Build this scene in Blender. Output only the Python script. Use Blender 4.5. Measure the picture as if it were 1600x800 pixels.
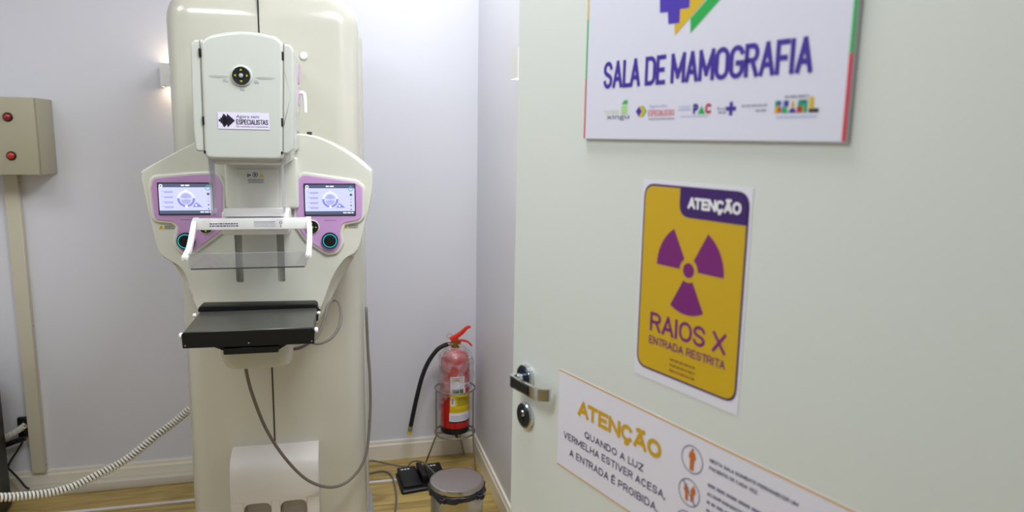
import bpy, bmesh, math, random
from mathutils import Vector, Matrix
for o in list(bpy.data.objects): bpy.data.objects.remove(o)
SC = bpy.context.scene
COL = SC.collection
PI = math.pi
rnd = random.Random(4)

# ------------------------------------------------------------------ camera, world, lights, exposure
cam = bpy.data.cameras.new('camera'); co = bpy.data.objects.new('camera', cam); COL.objects.link(co)
pitch, roll, yaw = math.radians(9.31), math.radians(.986), math.radians(14.36)
rt = Vector((math.cos(yaw), -math.sin(yaw), 0)); fh = Vector((math.sin(yaw), math.cos(yaw), 0)); zz = Vector((0, 0, 1))
fw = math.cos(pitch)*fh - math.sin(pitch)*zz; up = math.sin(pitch)*fh + math.cos(pitch)*zz
r2 = math.cos(roll)*rt + math.sin(roll)*up; u2 = -math.sin(roll)*rt + math.cos(roll)*up
m = Matrix((r2, u2, -fw)).transposed().to_4x4(); m.translation = (0, 0, 1.5)
co.matrix_world = m
cam.sensor_width = 36; cam.sensor_fit = 'HORIZONTAL'; cam.lens = 36*1112.4/1600
cam.clip_start = .02
cam.dof.use_dof = True; cam.dof.focus_distance = 2.15; cam.dof.aperture_fstop = 3.6
SC.camera = co
if hasattr(SC, 'cycles'): SC.cycles.transparent_max_bounces = 32
vs = SC.view_settings
vs.view_transform = 'Standard'; vs.look = 'None'; vs.exposure = 0.10; vs.gamma = 1; vs.use_curve_mapping = False

W = bpy.data.worlds.new('world'); SC.world = W; W.use_nodes = True
W.node_tree.nodes['Background'].inputs[0].default_value = (.95, 1.0, .97, 1)
W.node_tree.nodes['Background'].inputs[1].default_value = .22

def area(name, loc, sx, sy, power, color=(1, 1, 1), rot=(0, 0, 0), spread=PI):
    l = bpy.data.lights.new(name, 'AREA'); l.shape = 'RECTANGLE'; l.size = sx; l.size_y = sy
    l.energy = power; l.color = color; l.spread = spread
    o = bpy.data.objects.new(name, l); COL.objects.link(o); o.location = loc; o.rotation_euler = rot
    return o
for lx, ly, lw in ((.35, 1.15, 26), (.35, 2.6, 7), (-.8, .78, 14), (-1.5, 1.55, 8.5)):
    area('ceiling_panel_light', (lx, ly, 2.575), .60, .60, lw, (.96, 1.0, 1.02))

# ------------------------------------------------------------------ materials
def mat(name, color, rough=.5, metal=0, coat=0, noise=None, bump=None, trans=0, ior=1.45, emit=None, estr=1, spec=.5, alpha=1):
    mt = bpy.data.materials.new(name); mt.use_nodes = True
    nt = mt.node_tree; b = nt.nodes['Principled BSDF']
    b.inputs['Base Color'].default_value = (*color, 1)
    b.inputs['Roughness'].default_value = rough; b.inputs['Metallic'].default_value = metal
    b.inputs['Coat Weight'].default_value = coat; b.inputs['Coat Roughness'].default_value = .06
    b.inputs['Transmission Weight'].default_value = trans; b.inputs['IOR'].default_value = ior
    b.inputs['Specular IOR Level'].default_value = spec; b.inputs['Alpha'].default_value = alpha
    if emit: b.inputs['Emission Color'].default_value = (*emit, 1); b.inputs['Emission Strength'].default_value = estr
    tc = nt.nodes.new('ShaderNodeTexCoord')
    if noise:
        sc_, amt = noise
        n = nt.nodes.new('ShaderNodeTexNoise'); n.inputs['Scale'].default_value = sc_; n.inputs['Detail'].default_value = 4
        mx = nt.nodes.new('ShaderNodeMix'); mx.data_type = 'RGBA'
        mx.inputs[6].default_value = (*[c*(1-amt) for c in color], 1); mx.inputs[7].default_value = (*[min(1, c*(1+amt)) for c in color], 1)
        nt.links.new(tc.outputs['Object'], n.inputs['Vector']); nt.links.new(n.outputs['Fac'], mx.inputs[0])
        nt.links.new(mx.outputs[2], b.inputs['Base Color'])
    if bump:
        sc_, st = bump
        n2 = nt.nodes.new('ShaderNodeTexNoise'); n2.inputs['Scale'].default_value = sc_; n2.inputs['Detail'].default_value = 3
        bp = nt.nodes.new('ShaderNodeBump'); bp.inputs['Strength'].default_value = st; bp.inputs['Distance'].default_value = .002
        nt.links.new(tc.outputs['Object'], n2.inputs['Vector']); nt.links.new(n2.outputs['Fac'], bp.inputs['Height'])
        nt.links.new(bp.outputs['Normal'], b.inputs['Normal'])
    return mt

def hx(s):   # sRGB hex -> linear
    v = [int(s[i:i+2], 16)/255 for i in (0, 2, 4)]
    return tuple(c/12.92 if c <= .04045 else ((c+.055)/1.055)**2.4 for c in v)

M = {}
M['wall'] = mat('lavender_wall_paint', hx('e0e0e9'), .42, noise=(1.5, .015), bump=(90, .05), coat=.12)
M['ceil'] = mat('ceiling_paint', hx('f0f0f0'), .8, noise=(2, .02))
M['base'] = mat('baseboard_gloss', hx('ede6d8'), .3, noise=(3, .02), coat=.2)
M['raceway'] = mat('raceway_plastic', hx('d9d2c4'), .4, noise=(3, .02))
M['door'] = mat('door_paint', hx('dbe0db'), .33, noise=(1.2, .02), bump=(40, .03), coat=.15)
M['gloss'] = mat('glossy_offwhite_shell', hx('d7d7ca'), .22, noise=(1, .012), coat=.6)
M['col'] = mat('glossy_cream_column', hx('c9c7ba'), .22, noise=(1, .012), coat=.6)
M['shell'] = mat('glossy_white_shell', hx('bcbfb8'), .22, noise=(1, .012), coat=.6)
M['cover'] = mat('satin_white_plastic', hx('d3cec8'), .5, noise=(2, .02))
M['white'] = mat('white_plastic', hx('f0efec'), .35, noise=(3, .015))
M['pink'] = mat('lilac_panel', hx('c99ccf'), .4, noise=(3, .03))
M['black'] = mat('black_plastic', hx('141415'), .4, noise=(4, .1))
M['blackm'] = mat('black_metal_rim', hx('101011'), .35, noise=(6, .1))
M['carbon'] = mat('dark_grey_carbon_plate', hx('484844'), .28, noise=(40, .06))
M['grey'] = mat('grey_plate', hx('9aa0a6'), .5, noise=(3, .04))
M['dark'] = mat('dark_gap', hx('2b2a27'), .7, noise=(5, .1))
M['seam'] = mat('seam_grey', hx('7a766a'), .7, noise=(5, .05))
M['cable'] = mat('grey_cable_sheath', hx('736d66'), .5, noise=(8, .05))
M['bcable'] = mat('black_cable_sheath', hx('222224'), .5, noise=(8, .08))
M['spiral'] = mat('white_spiral_plastic', hx('e2ded3'), .4, noise=(8, .03))
M['beige'] = mat('beige_powder_coat', hx('d0c9b6'), .45, noise=(3, .02), bump=(200, .05))
M['boxpaint'] = mat('beige_box_paint', hx('a8a38c'), .45, noise=(3, .02), bump=(200, .05))
M['red'] = mat('red_paint', hx('b9120f'), .25, noise=(5, .05), coat=.5)
M['redp'] = mat('red_plastic', hx('d6301d'), .35, noise=(5, .05))
M['lampred'] = mat('red_indicator_lens', hx('8e0c10'), .2, noise=(20, .15), coat=.6)
M['lampred2'] = mat('red_indicator_lens_pale', hx('b92a22'), .25, noise=(20, .1), coat=.5)
M['steel'] = mat('brushed_steel', hx('b9b5ac'), .22, metal=1, noise=(6, .05))
M['lid'] = mat('satin_steel_lid', hx('a39a98'), .42, metal=.75, noise=(6, .06))
M['chrome'] = mat('chrome', hx('d0d4d8'), .1, metal=1, noise=(6, .03))
M['navy'] = mat('dark_blue_steel', hx('3a4656'), .22, metal=.8, noise=(9, .08))
M['wire'] = mat('zinc_wire', hx('a39c94'), .35, metal=.85, noise=(10, .05))
M['brass'] = mat('brass', hx('a88a4a'), .3, metal=1, noise=(10, .05))
M['paper'] = mat('white_paper', hx('e6e4f0'), .35, noise=(2, .01))
M['board'] = mat('glossy_white_sign_board', hx('dfdff0'), .2, noise=(2, .01), coat=.3)
M['sticker'] = mat('lilac_sticker_paper', hx('d5cfe6'), .45, noise=(4, .02))
M['rim'] = mat('soft_white_edge', hx('e4e4e4'), .5, noise=(4, .02))
def ink(n, c): M[n] = mat('ink_'+n, hx(c), .4, noise=(10, .02))
for n, c in dict(purple='40299c', logopurple='4a35b0', yellow='d8b420', green='22ad4c', redink='c0303c', stripred='cf3a48', signyellow='d0aa14', magenta='7a1d74', navyink='3c1a68', gold='d0a21c', goldline='d8a33a',
                 textink='3a3460', greyink='9d9bb0', blackink='24202c', orange='cf6f2a', amber='d89a30', brown='93622f', lightgreen='a8d68a', limey='cfd890', teal='1e9b78', ltblue='a9b4de', whiteink='f0f0f4', salmon='dc8a94', strapgreen='3fb35a', circle='7c7a98').items(): ink(n, c)
M['tag_y'] = mat('label_yellow', hx('d9bf1a'), .4, noise=(12, .04)); M['tag_g'] = mat('label_green', hx('4f6b52'), .45, noise=(12, .05))
M['tape'] = mat('pale_grey_strip', hx('dedbe0'), .4, noise=(6, .03))
M['rubber'] = mat('black_rubber', hx('1a1a1a'), .6, noise=(9, .1))
M['liner'] = mat('black_bin_liner', hx('232128'), .3, noise=(30, .15), bump=(60, .6))
def em(n, c, s): M[n] = mat('lit_'+n, (0, 0, 0), .3, emit=hx(c), estr=s)
for n, c, s in (('s_bg', 'd5d9fb', 1.0), ('s_bar', '66718f', .75), ('s_ring', '8f8fe6', .95), ('s_soft', 'b6bbf0', .95), ('s_white', 'f4f6ff', 1.0), ('s_teal', '58b9c0', .9), ('s_dim', '6c7094', .8), ('cyan', '18d6dc', 1.0), ('arrow', 'd6d816', .8), ('bulb', 'ffe9c8', 4.0)): em(n, c, s)

# clear plastics: refractive-free thin panes (mix of transparent and glossy by Fresnel)
def clear(name, tint, refl=.025, opac=.06):
    mt = bpy.data.materials.new(name); mt.use_nodes = True; nt = mt.node_tree
    for n in list(nt.nodes): nt.nodes.remove(n)
    out = nt.nodes.new('ShaderNodeOutputMaterial'); tr = nt.nodes.new('ShaderNodeBsdfTransparent'); gl = nt.nodes.new('ShaderNodeBsdfGlossy')
    df = nt.nodes.new('ShaderNodeBsdfDiffuse'); mx = nt.nodes.new('ShaderNodeMixShader'); mx2 = nt.nodes.new('ShaderNodeMixShader')
    lw = nt.nodes.new('ShaderNodeLayerWeight'); lw.inputs[0].default_value = .5; pw = nt.nodes.new('ShaderNodeMath'); pw.operation = 'POWER'; pw.inputs[1].default_value = 5; fr = nt.nodes.new('ShaderNodeMath'); fr.operation = 'MULTIPLY_ADD'; fr.inputs[1].default_value = .6; fr.inputs[2].default_value = refl; nt.links.new(lw.outputs['Facing'], pw.inputs[0]); nt.links.new(pw.outputs[0], fr.inputs[0])
    tr.inputs[0].default_value = (*tint, 1); gl.inputs['Roughness'].default_value = .05; df.inputs[0].default_value = (.75, .75, .78, 1)
    mx2.inputs[0].default_value = opac
    nt.links.new(tr.outputs[0], mx2.inputs[1]); nt.links.new(df.outputs[0], mx2.inputs[2])
    nt.links.new(fr.outputs[0], mx.inputs[0]); nt.links.new(mx2.outputs[0], mx.inputs[1]); nt.links.new(gl.outputs[0], mx.inputs[2])
    nt.links.new(mx.outputs[0], out.inputs[0]); return mt
M['acrylic'] = clear('clear_polycarbonate', (.985, .985, .985), opac=.025)
M['acrylic_edge'] = clear('polycarbonate_edge', (.90, .88, .97), opac=.22)
M['acrylic_dark'] = clear('polycarbonate_lower_edge', (.16, .16, .17), opac=.06); M['acrylic_tray'] = clear('clear_tray_plastic', (.95, .95, .955), opac=.06)
M['bag'] = clear('clear_plastic_bag', (.99, .985, .985), opac=.11)
bn = M['bag'].node_tree
n_ = bn.nodes.new('ShaderNodeTexNoise'); n_.inputs['Scale'].default_value = 16; n_.inputs['Detail'].default_value = 3; n_.inputs['Distortion'].default_value = 1.2
b_ = bn.nodes.new('ShaderNodeBump'); b_.inputs['Strength'].default_value = .9; b_.inputs['Distance'].default_value = .02
t_ = bn.nodes.new('ShaderNodeTexCoord'); bn.links.new(t_.outputs['Object'], n_.inputs['Vector']); bn.links.new(n_.outputs['Fac'], b_.inputs['Height'])
rp_ = bn.nodes.new('ShaderNodeMapRange'); rp_.inputs[1].default_value = .38; rp_.inputs[2].default_value = .70; rp_.inputs[3].default_value = .08; rp_.inputs[4].default_value = .42
bn.links.new(n_.outputs['Fac'], rp_.inputs[0])
for n in bn.nodes:
    if n.type == 'MIX_SHADER' and n.inputs[2].links[0].from_node.type == 'BSDF_DIFFUSE': bn.links.new(rp_.outputs[0], n.inputs[0])
    if n.type in ('BSDF_GLOSSY', 'BSDF_DIFFUSE', 'LAYER_WEIGHT'): bn.links.new(b_.outputs['Normal'], n.inputs['Normal'])

def floor_mat():
    mt = bpy.data.materials.new('oak_vinyl_planks'); mt.use_nodes = True; nt = mt.node_tree; b = nt.nodes['Principled BSDF']; L = nt.links.new
    tc = nt.nodes.new('ShaderNodeTexCoord'); mp = nt.nodes.new('ShaderNodeMapping')
    br = nt.nodes.new('ShaderNodeTexBrick'); br.inputs['Scale'].default_value = 1; br.inputs['Brick Width'].default_value = 1.2; br.inputs['Row Height'].default_value = .185
    br.inputs['Mortar Size'].default_value = .0016; br.inputs['Bias'].default_value = 0; br.offset = .37
    br.inputs['Color1'].default_value = (*hx('c2a968'), 1); br.inputs['Color2'].default_value = (*hx('b09656'), 1); br.inputs['Mortar'].default_value = (*hx('6a5530'), 1)
    mp2 = nt.nodes.new('ShaderNodeMapping'); mp2.inputs['Scale'].default_value = (1.6, 11, 1)
    ns = nt.nodes.new('ShaderNodeTexNoise'); ns.inputs['Scale'].default_value = 2.2; ns.inputs['Detail'].default_value = 6; ns.inputs['Distortion'].default_value = 1.1
    rp = nt.nodes.new('ShaderNodeValToRGB'); rp.color_ramp.elements[0].position = .32; rp.color_ramp.elements[0].color = (.50, .42, .33, 1); rp.color_ramp.elements[1].position = .62; rp.color_ramp.elements[1].color = (1.06, 1.04, 1.0, 1)
    mx = nt.nodes.new('ShaderNodeMix'); mx.data_type = 'RGBA'; mx.blend_type = 'MULTIPLY'; mx.inputs[0].default_value = .75
    L(tc.outputs['Object'], mp.inputs[0]); L(mp.outputs[0], br.inputs['Vector']); L(tc.outputs['Object'], mp2.inputs[0]); L(mp2.outputs[0], ns.inputs['Vector'])
    L(ns.outputs['Fac'], rp.inputs[0]); L(br.outputs['Color'], mx.inputs[6]); L(rp.outputs[0], mx.inputs[7]); L(mx.outputs[2], b.inputs['Base Color'])
    b.inputs['Roughness'].default_value = .38
    return mt
M['floor'] = floor_mat()

# ------------------------------------------------------------------ mesh helpers
class MB:
    """collects shapes, then builds ONE mesh object"""
    def __init__(s, *mats): s.bm = bmesh.new(); s.mats = list(mats)
    def mi(s, m):
        if m is None: return 0
        if m not in s.mats: s.mats.append(m)
        return s.mats.index(m)
    def _mark(s, faces, m):
        i = s.mi(m)
        for f in faces: f.material_index = i
        return faces
    def box(s, x0, x1, y0, y1, z0, z1, r=0, seg=2, m=None, mx=None):
        tmp = bmesh.new()
        v = [tmp.verts.new((x, y, z)) for z in (z0, z1) for y in (y0, y1) for x in (x0, x1)]
        for q in ((0, 2, 3, 1), (4, 5, 7, 6), (0, 1, 5, 4), (1, 3, 7, 5), (3, 2, 6, 7), (2, 0, 4, 6)): tmp.faces.new([v[i] for i in q])
        if r > 0: bmesh.ops.bevel(tmp, geom=list(tmp.edges), offset=r, segments=seg, profile=.5, affect='EDGES')
        s.add(tmp, m, mx)
    def add(s, tmp, m=None, mx=None):
        if mx is not None: bmesh.ops.transform(tmp, matrix=mx, verts=tmp.verts)
        i = s.mi(m); vm = {}
        for v in tmp.verts: vm[v] = s.bm.verts.new(v.co)
        for f in tmp.faces:
            try: nf = s.bm.faces.new([vm[v] for v in f.verts]); nf.material_index = i
            except ValueError: pass
        tmp.free()
    def loft(s, loops, m=None, cap0=True, cap1=True, closed=True):
        rows = [[s.bm.verts.new(p) for p in lp] for lp in loops]
        fs = []; n = len(rows[0])
        for a, b in zip(rows, rows[1:]):
            for k in range(n if closed else n-1):
                try: fs.append(s.bm.faces.new((a[k], a[(k+1) % n], b[(k+1) % n], b[k])))
                except ValueError: pass
        if cap0: fs.append(s.bm.faces.new(rows[0]))
        if cap1: fs.append(s.bm.faces.new(rows[-1][::-1]))
        return s._mark(fs, m)
    def tube(s, pts, r, n=10, m=None, cap=True, rs=None):
        pts = [Vector(p) for p in pts]; loops = []
        t0 = (pts[1]-pts[0]).normalized(); nv = t0.orthogonal().normalized()
        for i, p in enumerate(pts):
            a = pts[max(0, i-1)]; b = pts[min(len(pts)-1, i+1)]; t = (b-a).normalized()
            nv = (nv - t*nv.dot(t)).normalized(); bv = t.cross(nv)
            rr = rs[i] if rs else r
            loops.append([p + (nv*math.cos(2*PI*k/n) + bv*math.sin(2*PI*k/n))*rr for k in range(n)])
        s.loft(loops, m, cap, cap)
    def ring(s, c, R, r, axis='z', n=40, k=8, m=None, mx=None):
        tmp = bmesh.new(); rows = []
        for i in range(n):
            a = 2*PI*i/n; row = []
            for j in range(k):
                b = 2*PI*j/k; d = R + r*math.cos(b); h = r*math.sin(b)
                p = (d*math.cos(a), d*math.sin(a), h) if axis == 'z' else (d*math.cos(a), h, d*math.sin(a))
                row.append(tmp.verts.new(Vector(p)+Vector(c)))
            rows.append(row)
        for i in range(n):
            for j in range(k): tmp.faces.new((rows[i][j], rows[(i+1) % n][j], rows[(i+1) % n][(j+1) % k], rows[i][(j+1) % k]))
        s.add(tmp, m, mx)
    def lathe(s, prof, c=(0, 0, 0), n=40, m=None, axis='z'):
        loops = []
        for r, h in prof:
            r = max(r, 1e-5)
            if axis == 'z': loops.append([(c[0]+r*math.cos(2*PI*k/n), c[1]+r*math.sin(2*PI*k/n), c[2]+h) for k in range(n)])
            else: loops.append([(c[0]+r*math.cos(2*PI*k/n), c[1]-h, c[2]+r*math.sin(2*PI*k/n)) for k in range(n)])   # h towards -y (the viewer)
        s.loft(loops, m)
    def poly(s, pts, m=None):
        f = s.bm.faces.new([s.bm.verts.new(p) for p in pts]); s._mark([f], m); return f
    def build(s, name, parent=None, angle=38, flat=False, offs=None):
        bm = s.bm
        if offs: bmesh.ops.translate(bm, verts=bm.verts, vec=offs)
        if not flat: bmesh.ops.recalc_face_normals(bm, faces=bm.faces)
        for f in bm.faces: f.smooth = True
        for e in bm.edges:
            if len(e.link_faces) == 2 and e.calc_face_angle(0) > math.radians(angle): e.smooth = False
        me = bpy.data.meshes.new(name); bm.to_mesh(me); bm.free()
        for m_ in s.mats: me.materials.append(M[m_])
        o = bpy.data.objects.new(name, me); COL.objects.link(o)
        if parent: o.parent = parent
        return o

def tag(o, label=None, cat=None, group=None, kind=None):
    for k, v in (('label', label), ('category', cat), ('group', group), ('kind', kind)):
        if v: o[k] = v
    return o
def empty(name, loc, label, cat, rz=0, group=None):
    o = bpy.data.objects.new(name, None); COL.objects.link(o); o.location = loc; o.rotation_euler = (0, 0, rz); o.empty_display_size = .05
    return tag(o, label, cat, group)
def copy_tree(o, parent=None):
    c = o.copy(); COL.objects.link(c)
    if parent: c.parent = parent
    for ch in list(o.children): copy_tree(ch, c)
    return c

def fillet(pts, r, seg=5):
    """round the corners of a 2D polygon; r number or list"""
    out = []; n = len(pts)
    for i in range(n):
        p = Vector(pts[i]); a = Vector(pts[i-1]); b = Vector(pts[(i+1) % n]); rr = r[i] if isinstance(r, (list, tuple)) else r
        if rr <= 0: out.append(tuple(p)); continue
        da = (a-p); db = (b-p); la, lb = da.length, db.length; da.normalize(); db.normalize()
        ang = math.acos(max(-1, min(1, da.dot(db))))
        t = min(rr/math.tan(ang/2) if ang > .01 else rr, la*.48, lb*.48)
        p0, p2 = p+da*t, p+db*t
        for k in range(seg+1):
            u = k/seg; q = p0*(1-u)**2 + p*2*u*(1-u) + p2*u*u; out.append(tuple(q))
    return out
def resample(pts, n):
    pts = [Vector(p) for p in pts]; L = [0]
    for a, b in zip(pts, pts[1:]+pts[:1]): L.append(L[-1]+(b-a).length)
    out = []; j = 0
    for k in range(n):
        d = L[-1]*k/n
        while L[j+1] < d: j += 1
        u = (d-L[j])/max(1e-9, L[j+1]-L[j]); out.append(tuple(pts[j].lerp(pts[(j+1) % len(pts)], u)))
    return out
def offset(pts, d):
    """inset (d>0) a 2D loop along its vertex normals"""
    n = len(pts); A = sum(pts[i-1][0]*pts[i][1]-pts[i][0]*pts[i-1][1] for i in range(n)); sg = 1 if A > 0 else -1
    out = []
    for i in range(n):
        p = Vector(pts[i]); a = Vector(pts[i-1]); b = Vector(pts[(i+1) % n])
        e1 = (p-a); e2 = (b-p)
        if e1.length < 1e-7: e1 = e2
        if e2.length < 1e-7: e2 = e1
        n1 = Vector((-e1.y, e1.x)).normalized(); n2 = Vector((-e2.y, e2.x)).normalized()
        nn = (n1+n2)
        if nn.length < 1e-6: nn = n1
        nn.normalize(); k = 1/max(.5, nn.dot(n1))
        out.append(tuple(p + nn*sg*d*k))
    return out
def catmull(pts, k=8, closed=False):
    P = [Vector(p) for p in pts]; n = len(P); out = []
    for i in range(n if closed else n-1):
        p0 = P[(i-1) % n] if closed or i > 0 else P[0]*2-P[1]; p1 = P[i]; p2 = P[(i+1) % n]; p3 = P[(i+2) % n] if closed or i+2 < n else P[-1]*2-P[-2]
        for j in range(k):
            t = j/k; out.append(.5*((2*p1)+(-p0+p2)*t+(2*p0-5*p1+4*p2-p3)*t*t+(-p0+3*p1-3*p2+p3)*t**3))
    if not closed: out.append(P[-1])
    return out
def slab(mb, loop, y0, y1, r=.005, seg=4, m=None, back_r=0):
    """extrude an x-z loop from y0 (back) to y1 (front, smaller y) with a rounded front edge"""
    loops = []
    if back_r:
        for k in range(seg+1):
            a = PI/2*k/seg; loops.append([(p[0], y0-back_r*(1-math.cos(a)), p[1]) for p in offset(loop, back_r*(1-math.sin(a)))])
    else: loops.append([(p[0], y0, p[1]) for p in loop])
    for k in range(seg+1):
        a = PI/2*k/seg; loops.append([(p[0], y1+r*(1-math.sin(a)), p[1]) for p in offset(loop, r*(1-math.cos(a)))])
    loops.append([(p[0], y1, p[1]) for p in offset(loop, r+.0012)])
    mb.loft(loops, m)
def rrect(x0, x1, z0, z1, r, seg=5): return fillet([(x0, z0), (x1, z0), (x1, z1), (x0, z1)], r, seg)

# flat printing: text and shapes laid on a plane given by origin, right, up vectors
_tc = {}
def glyphs(txt, bold):
    key = (txt, bold)
    if key in _tc: return _tc[key]
    cu = bpy.data.curves.new('t', 'FONT'); cu.body = txt; cu.size = 1; cu.offset = bold; cu.resolution_u = 3
    ob = bpy.data.objects.new('t', cu); COL.objects.link(ob); dg = bpy.context.evaluated_depsgraph_get()
    me = bpy.data.meshes.new_from_object(ob.evaluated_get(dg))
    vs_ = [tuple(v.co)[:2] for v in me.vertices]; fs_ = [tuple(p.vertices) for p in me.polygons]
    bpy.data.objects.remove(ob); bpy.data.curves.remove(cu); bpy.data.meshes.remove(me)
    _tc[key] = (vs_, fs_); return _tc[key]
# block lettering drawn with a pen of even width: every letter is a set of pen paths on a unit box
def _arc(cx, cy, rx, ry, a0, a1, n=7): return [(cx+rx*math.cos(math.radians(a0+(a1-a0)*k/n)), cy+ry*math.sin(math.radians(a0+(a1-a0)*k/n))) for k in range(n+1)]
def _glyph(ch, q):
    """width, pen paths; q = height of the round corners (small = condensed face, .5 = round face)"""
    O = _arc(.5, 1-q, .5, q, 0, 180, 12) + _arc(.5, q, .5, q, 180, 360, 12)
    g = {
     'A': (1.02, [[(0, 0), (.5, 1), (1, 0)], [(.18, .30), (.82, .30)]]), 'E': (.82, [[(1, 1), (0, 1), (0, 0), (1, 0)], [(0, .5), (.85, .5)]]), 'F': (.80, [[(1, 1), (0, 1), (0, 0)], [(0, .48), (.85, .48)]]),
     'I': (0, [[(0, 0), (0, 1)]]), 'L': (.78, [[(0, 1), (0, 0), (1, 0)]]), 'T': (.95, [[(0, 1), (1, 1)], [(.5, 1), (.5, 0)]]), 'N': (1, [[(0, 0), (0, 1), (1, 0), (1, 1)]]), 'M': (1.30, [[(0, 0), (0, 1), (.5, .18), (1, 1), (1, 0)]]),
     'V': (1.02, [[(0, 1), (.5, 0), (1, 1)]]), 'X': (1, [[(0, 0), (1, 1)], [(0, 1), (1, 0)]]), 'Z': (.9, [[(0, 1), (1, 1), (0, 0), (1, 0)]]), 'H': (1, [[(0, 0), (0, 1)], [(1, 0), (1, 1)], [(0, .5), (1, .5)]]),
     'U': (1, [[(0, 1)] + _arc(.5, q, .5, q, 180, 360, 12) + [(1, 1)]]), 'O': (1.05, [O + [O[0]]]), 'Q': (1.05, [O + [O[0]], [(.6, .22), (1, -.06)]]),
     'C': (1, [_arc(.5, 1-q, .5, q, 20 if q < .4 else 42, 180, 10) + _arc(.5, q, .5, q, 180, 340 if q < .4 else 318, 10)]), 'G': (1.03, [_arc(.5, 1-q, .5, q, 20 if q < .4 else 42, 180, 10) + _arc(.5, q, .5, q, 180, 360, 10) + [(1, .46), (.55, .46)]]),
     'S': (.92, [_arc(.5, 1-min(q, .27), .5, min(q, .27), 15, 180, 9) + [(.02, .66), (.2, .565), (.8, .435), (.98, .34)] + _arc(.5, min(q, .27), .5, min(q, .27), 0, -165, 9)]),
     'D': (1, [[(0, 0), (0, 1), (.5, 1)] + _arc(.5, 1-q, .5, q, 90, 0, 8) + _arc(.5, q, .5, q, 0, -90, 8) + [(0, 0)]]),
     'P': (.92, [[(0, 0), (0, 1), (.6, 1)] + _arc(.6, .74, .4, .26, 90, -90, 10) + [(0, .48)]]), 'R': (.95, [[(0, 0), (0, 1), (.6, 1)] + _arc(.6, .75, .4, .25, 90, -90, 10) + [(0, .50)], [(.55, .50), (1, 0)]]),
     'B': (.95, [[(0, .52), (0, 1), (.55, 1)] + _arc(.55, .76, .4, .24, 90, -90, 8) + [(0, .52)], [(.55, .52)] + _arc(.55, .26, .45, .26, 90, -90, 8) + [(0, 0), (0, .52)]]),
     '.': (0, [[(0, -.02), (0, .08)]]), ',': (0, [[(.0, .08), (-.08, -.18)]])}
    g['\u00c7'] = (g['C'][0], g['C'][1] + [[(.5, 0), (.5, -.12), (.62, -.17), (.55, -.26), (.38, -.25)]]); g['\u00c3'] = (g['A'][0], g['A'][1] + [[(.2, 1.17), (.38, 1.24), (.62, 1.17), (.82, 1.24)]])
    g['\u00c9'] = (g['E'][0], g['E'][1] + [[(.35, 1.14), (.65, 1.28)]]); g['\u00ca'] = (g['E'][0], g['E'][1] + [[(.2, 1.13), (.5, 1.26), (.8, 1.13)]])
    return g[ch]
PEN = [0]
def pen(mb, pl, pts, t, h, m):
    P = [Vector(p) for p in pts]; P = [P[0]] + [b for a, b in zip(P, P[1:]) if (b-a).length > 1e-7]
    n = len(P); cl = (P[0]-P[-1]).length < 1e-6 and n > 3
    if cl: P = P[:-1]; n -= 1
    else:
        for i in range(1, n-1):      # sharp corners: two overlapping strokes
            if (P[i]-P[i-1]).normalized().dot((P[i+1]-P[i]).normalized()) < -.25:
                pen(mb, pl, P[:i+1], t, h, m); pen(mb, pl, P[i:], t, h, m); return
        d0 = (P[0]-P[1]).normalized(); d9 = (P[-1]-P[-2]).normalized(); P = [P[0]+d0*t*.42] + P[1:-1] + [P[-1]+d9*t*.42]
    Lp, Rp = [], []
    for i in range(n):
        a = P[i-1] if (i or cl) else None; c = P[(i+1) % n] if (i < n-1 or cl) else None; p = P[i]
        d1 = (p-a).normalized() if a is not None else (c-p).normalized(); d2 = (c-p).normalized() if c is not None else d1
        n1 = Vector((-d1.y, d1.x)); n2 = Vector((-d2.y, d2.x)); b = n1+n2
        b = n1 if b.length < 1e-6 else b.normalized(); k = min(2.0, 1/max(.2, b.dot(n1)))
        Lp.append(p+b*t*.5*k); Rp.append(p-b*t*.5*k)
    PEN[0] = (PEN[0]+1) % 9; h = h + PEN[0]*3e-5      # overlapping strokes of ink never share one plane
    vl = [mb.bm.verts.new(pl.p(*p, h)) for p in Lp]; vr = [mb.bm.verts.new(pl.p(*p, h)) for p in Rp]; i_ = mb.mi(m)
    for i in range(n if cl else n-1):
        j = (i+1) % n
        try: f = mb.bm.faces.new((vr[i], vr[j], vl[j], vl[i])); f.material_index = i_
        except ValueError: pass
def caps(mb, pl, txt, x0, x1, base, cap, t, h, m, q=.5, gap=.30, asp=.62):
    """block capitals between x0 and x1; t = pen width, cap = cap height (both outer measures)"""
    it = []; x = 0
    for ch, nx in zip(txt, txt[1:]+' '):
        if ch == ' ': x += .55*asp; continue
        w, paths = _glyph(ch, q); it.append((x, w*asp, paths)); x += w*asp + gap*asp*(1 if w else 1.15) - (.20*asp if ch+nx in ('AT', 'LA', 'TA', 'LU', 'RT', 'AV', 'TR') else 0)
    W_ = it[-1][0] + it[-1][1]; sx = (x1-x0-t)/W_; sy = cap-t
    for gx, gw, paths in it:
        for p in paths: pen(mb, pl, [(x0+t/2+(gx+px*gw)*sx, base+t/2+py*sy) if gw else (x0+t/2+gx*sx+px*sy*.8, base+t/2+py*sy) for px, py in p], t, h, m)

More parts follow.
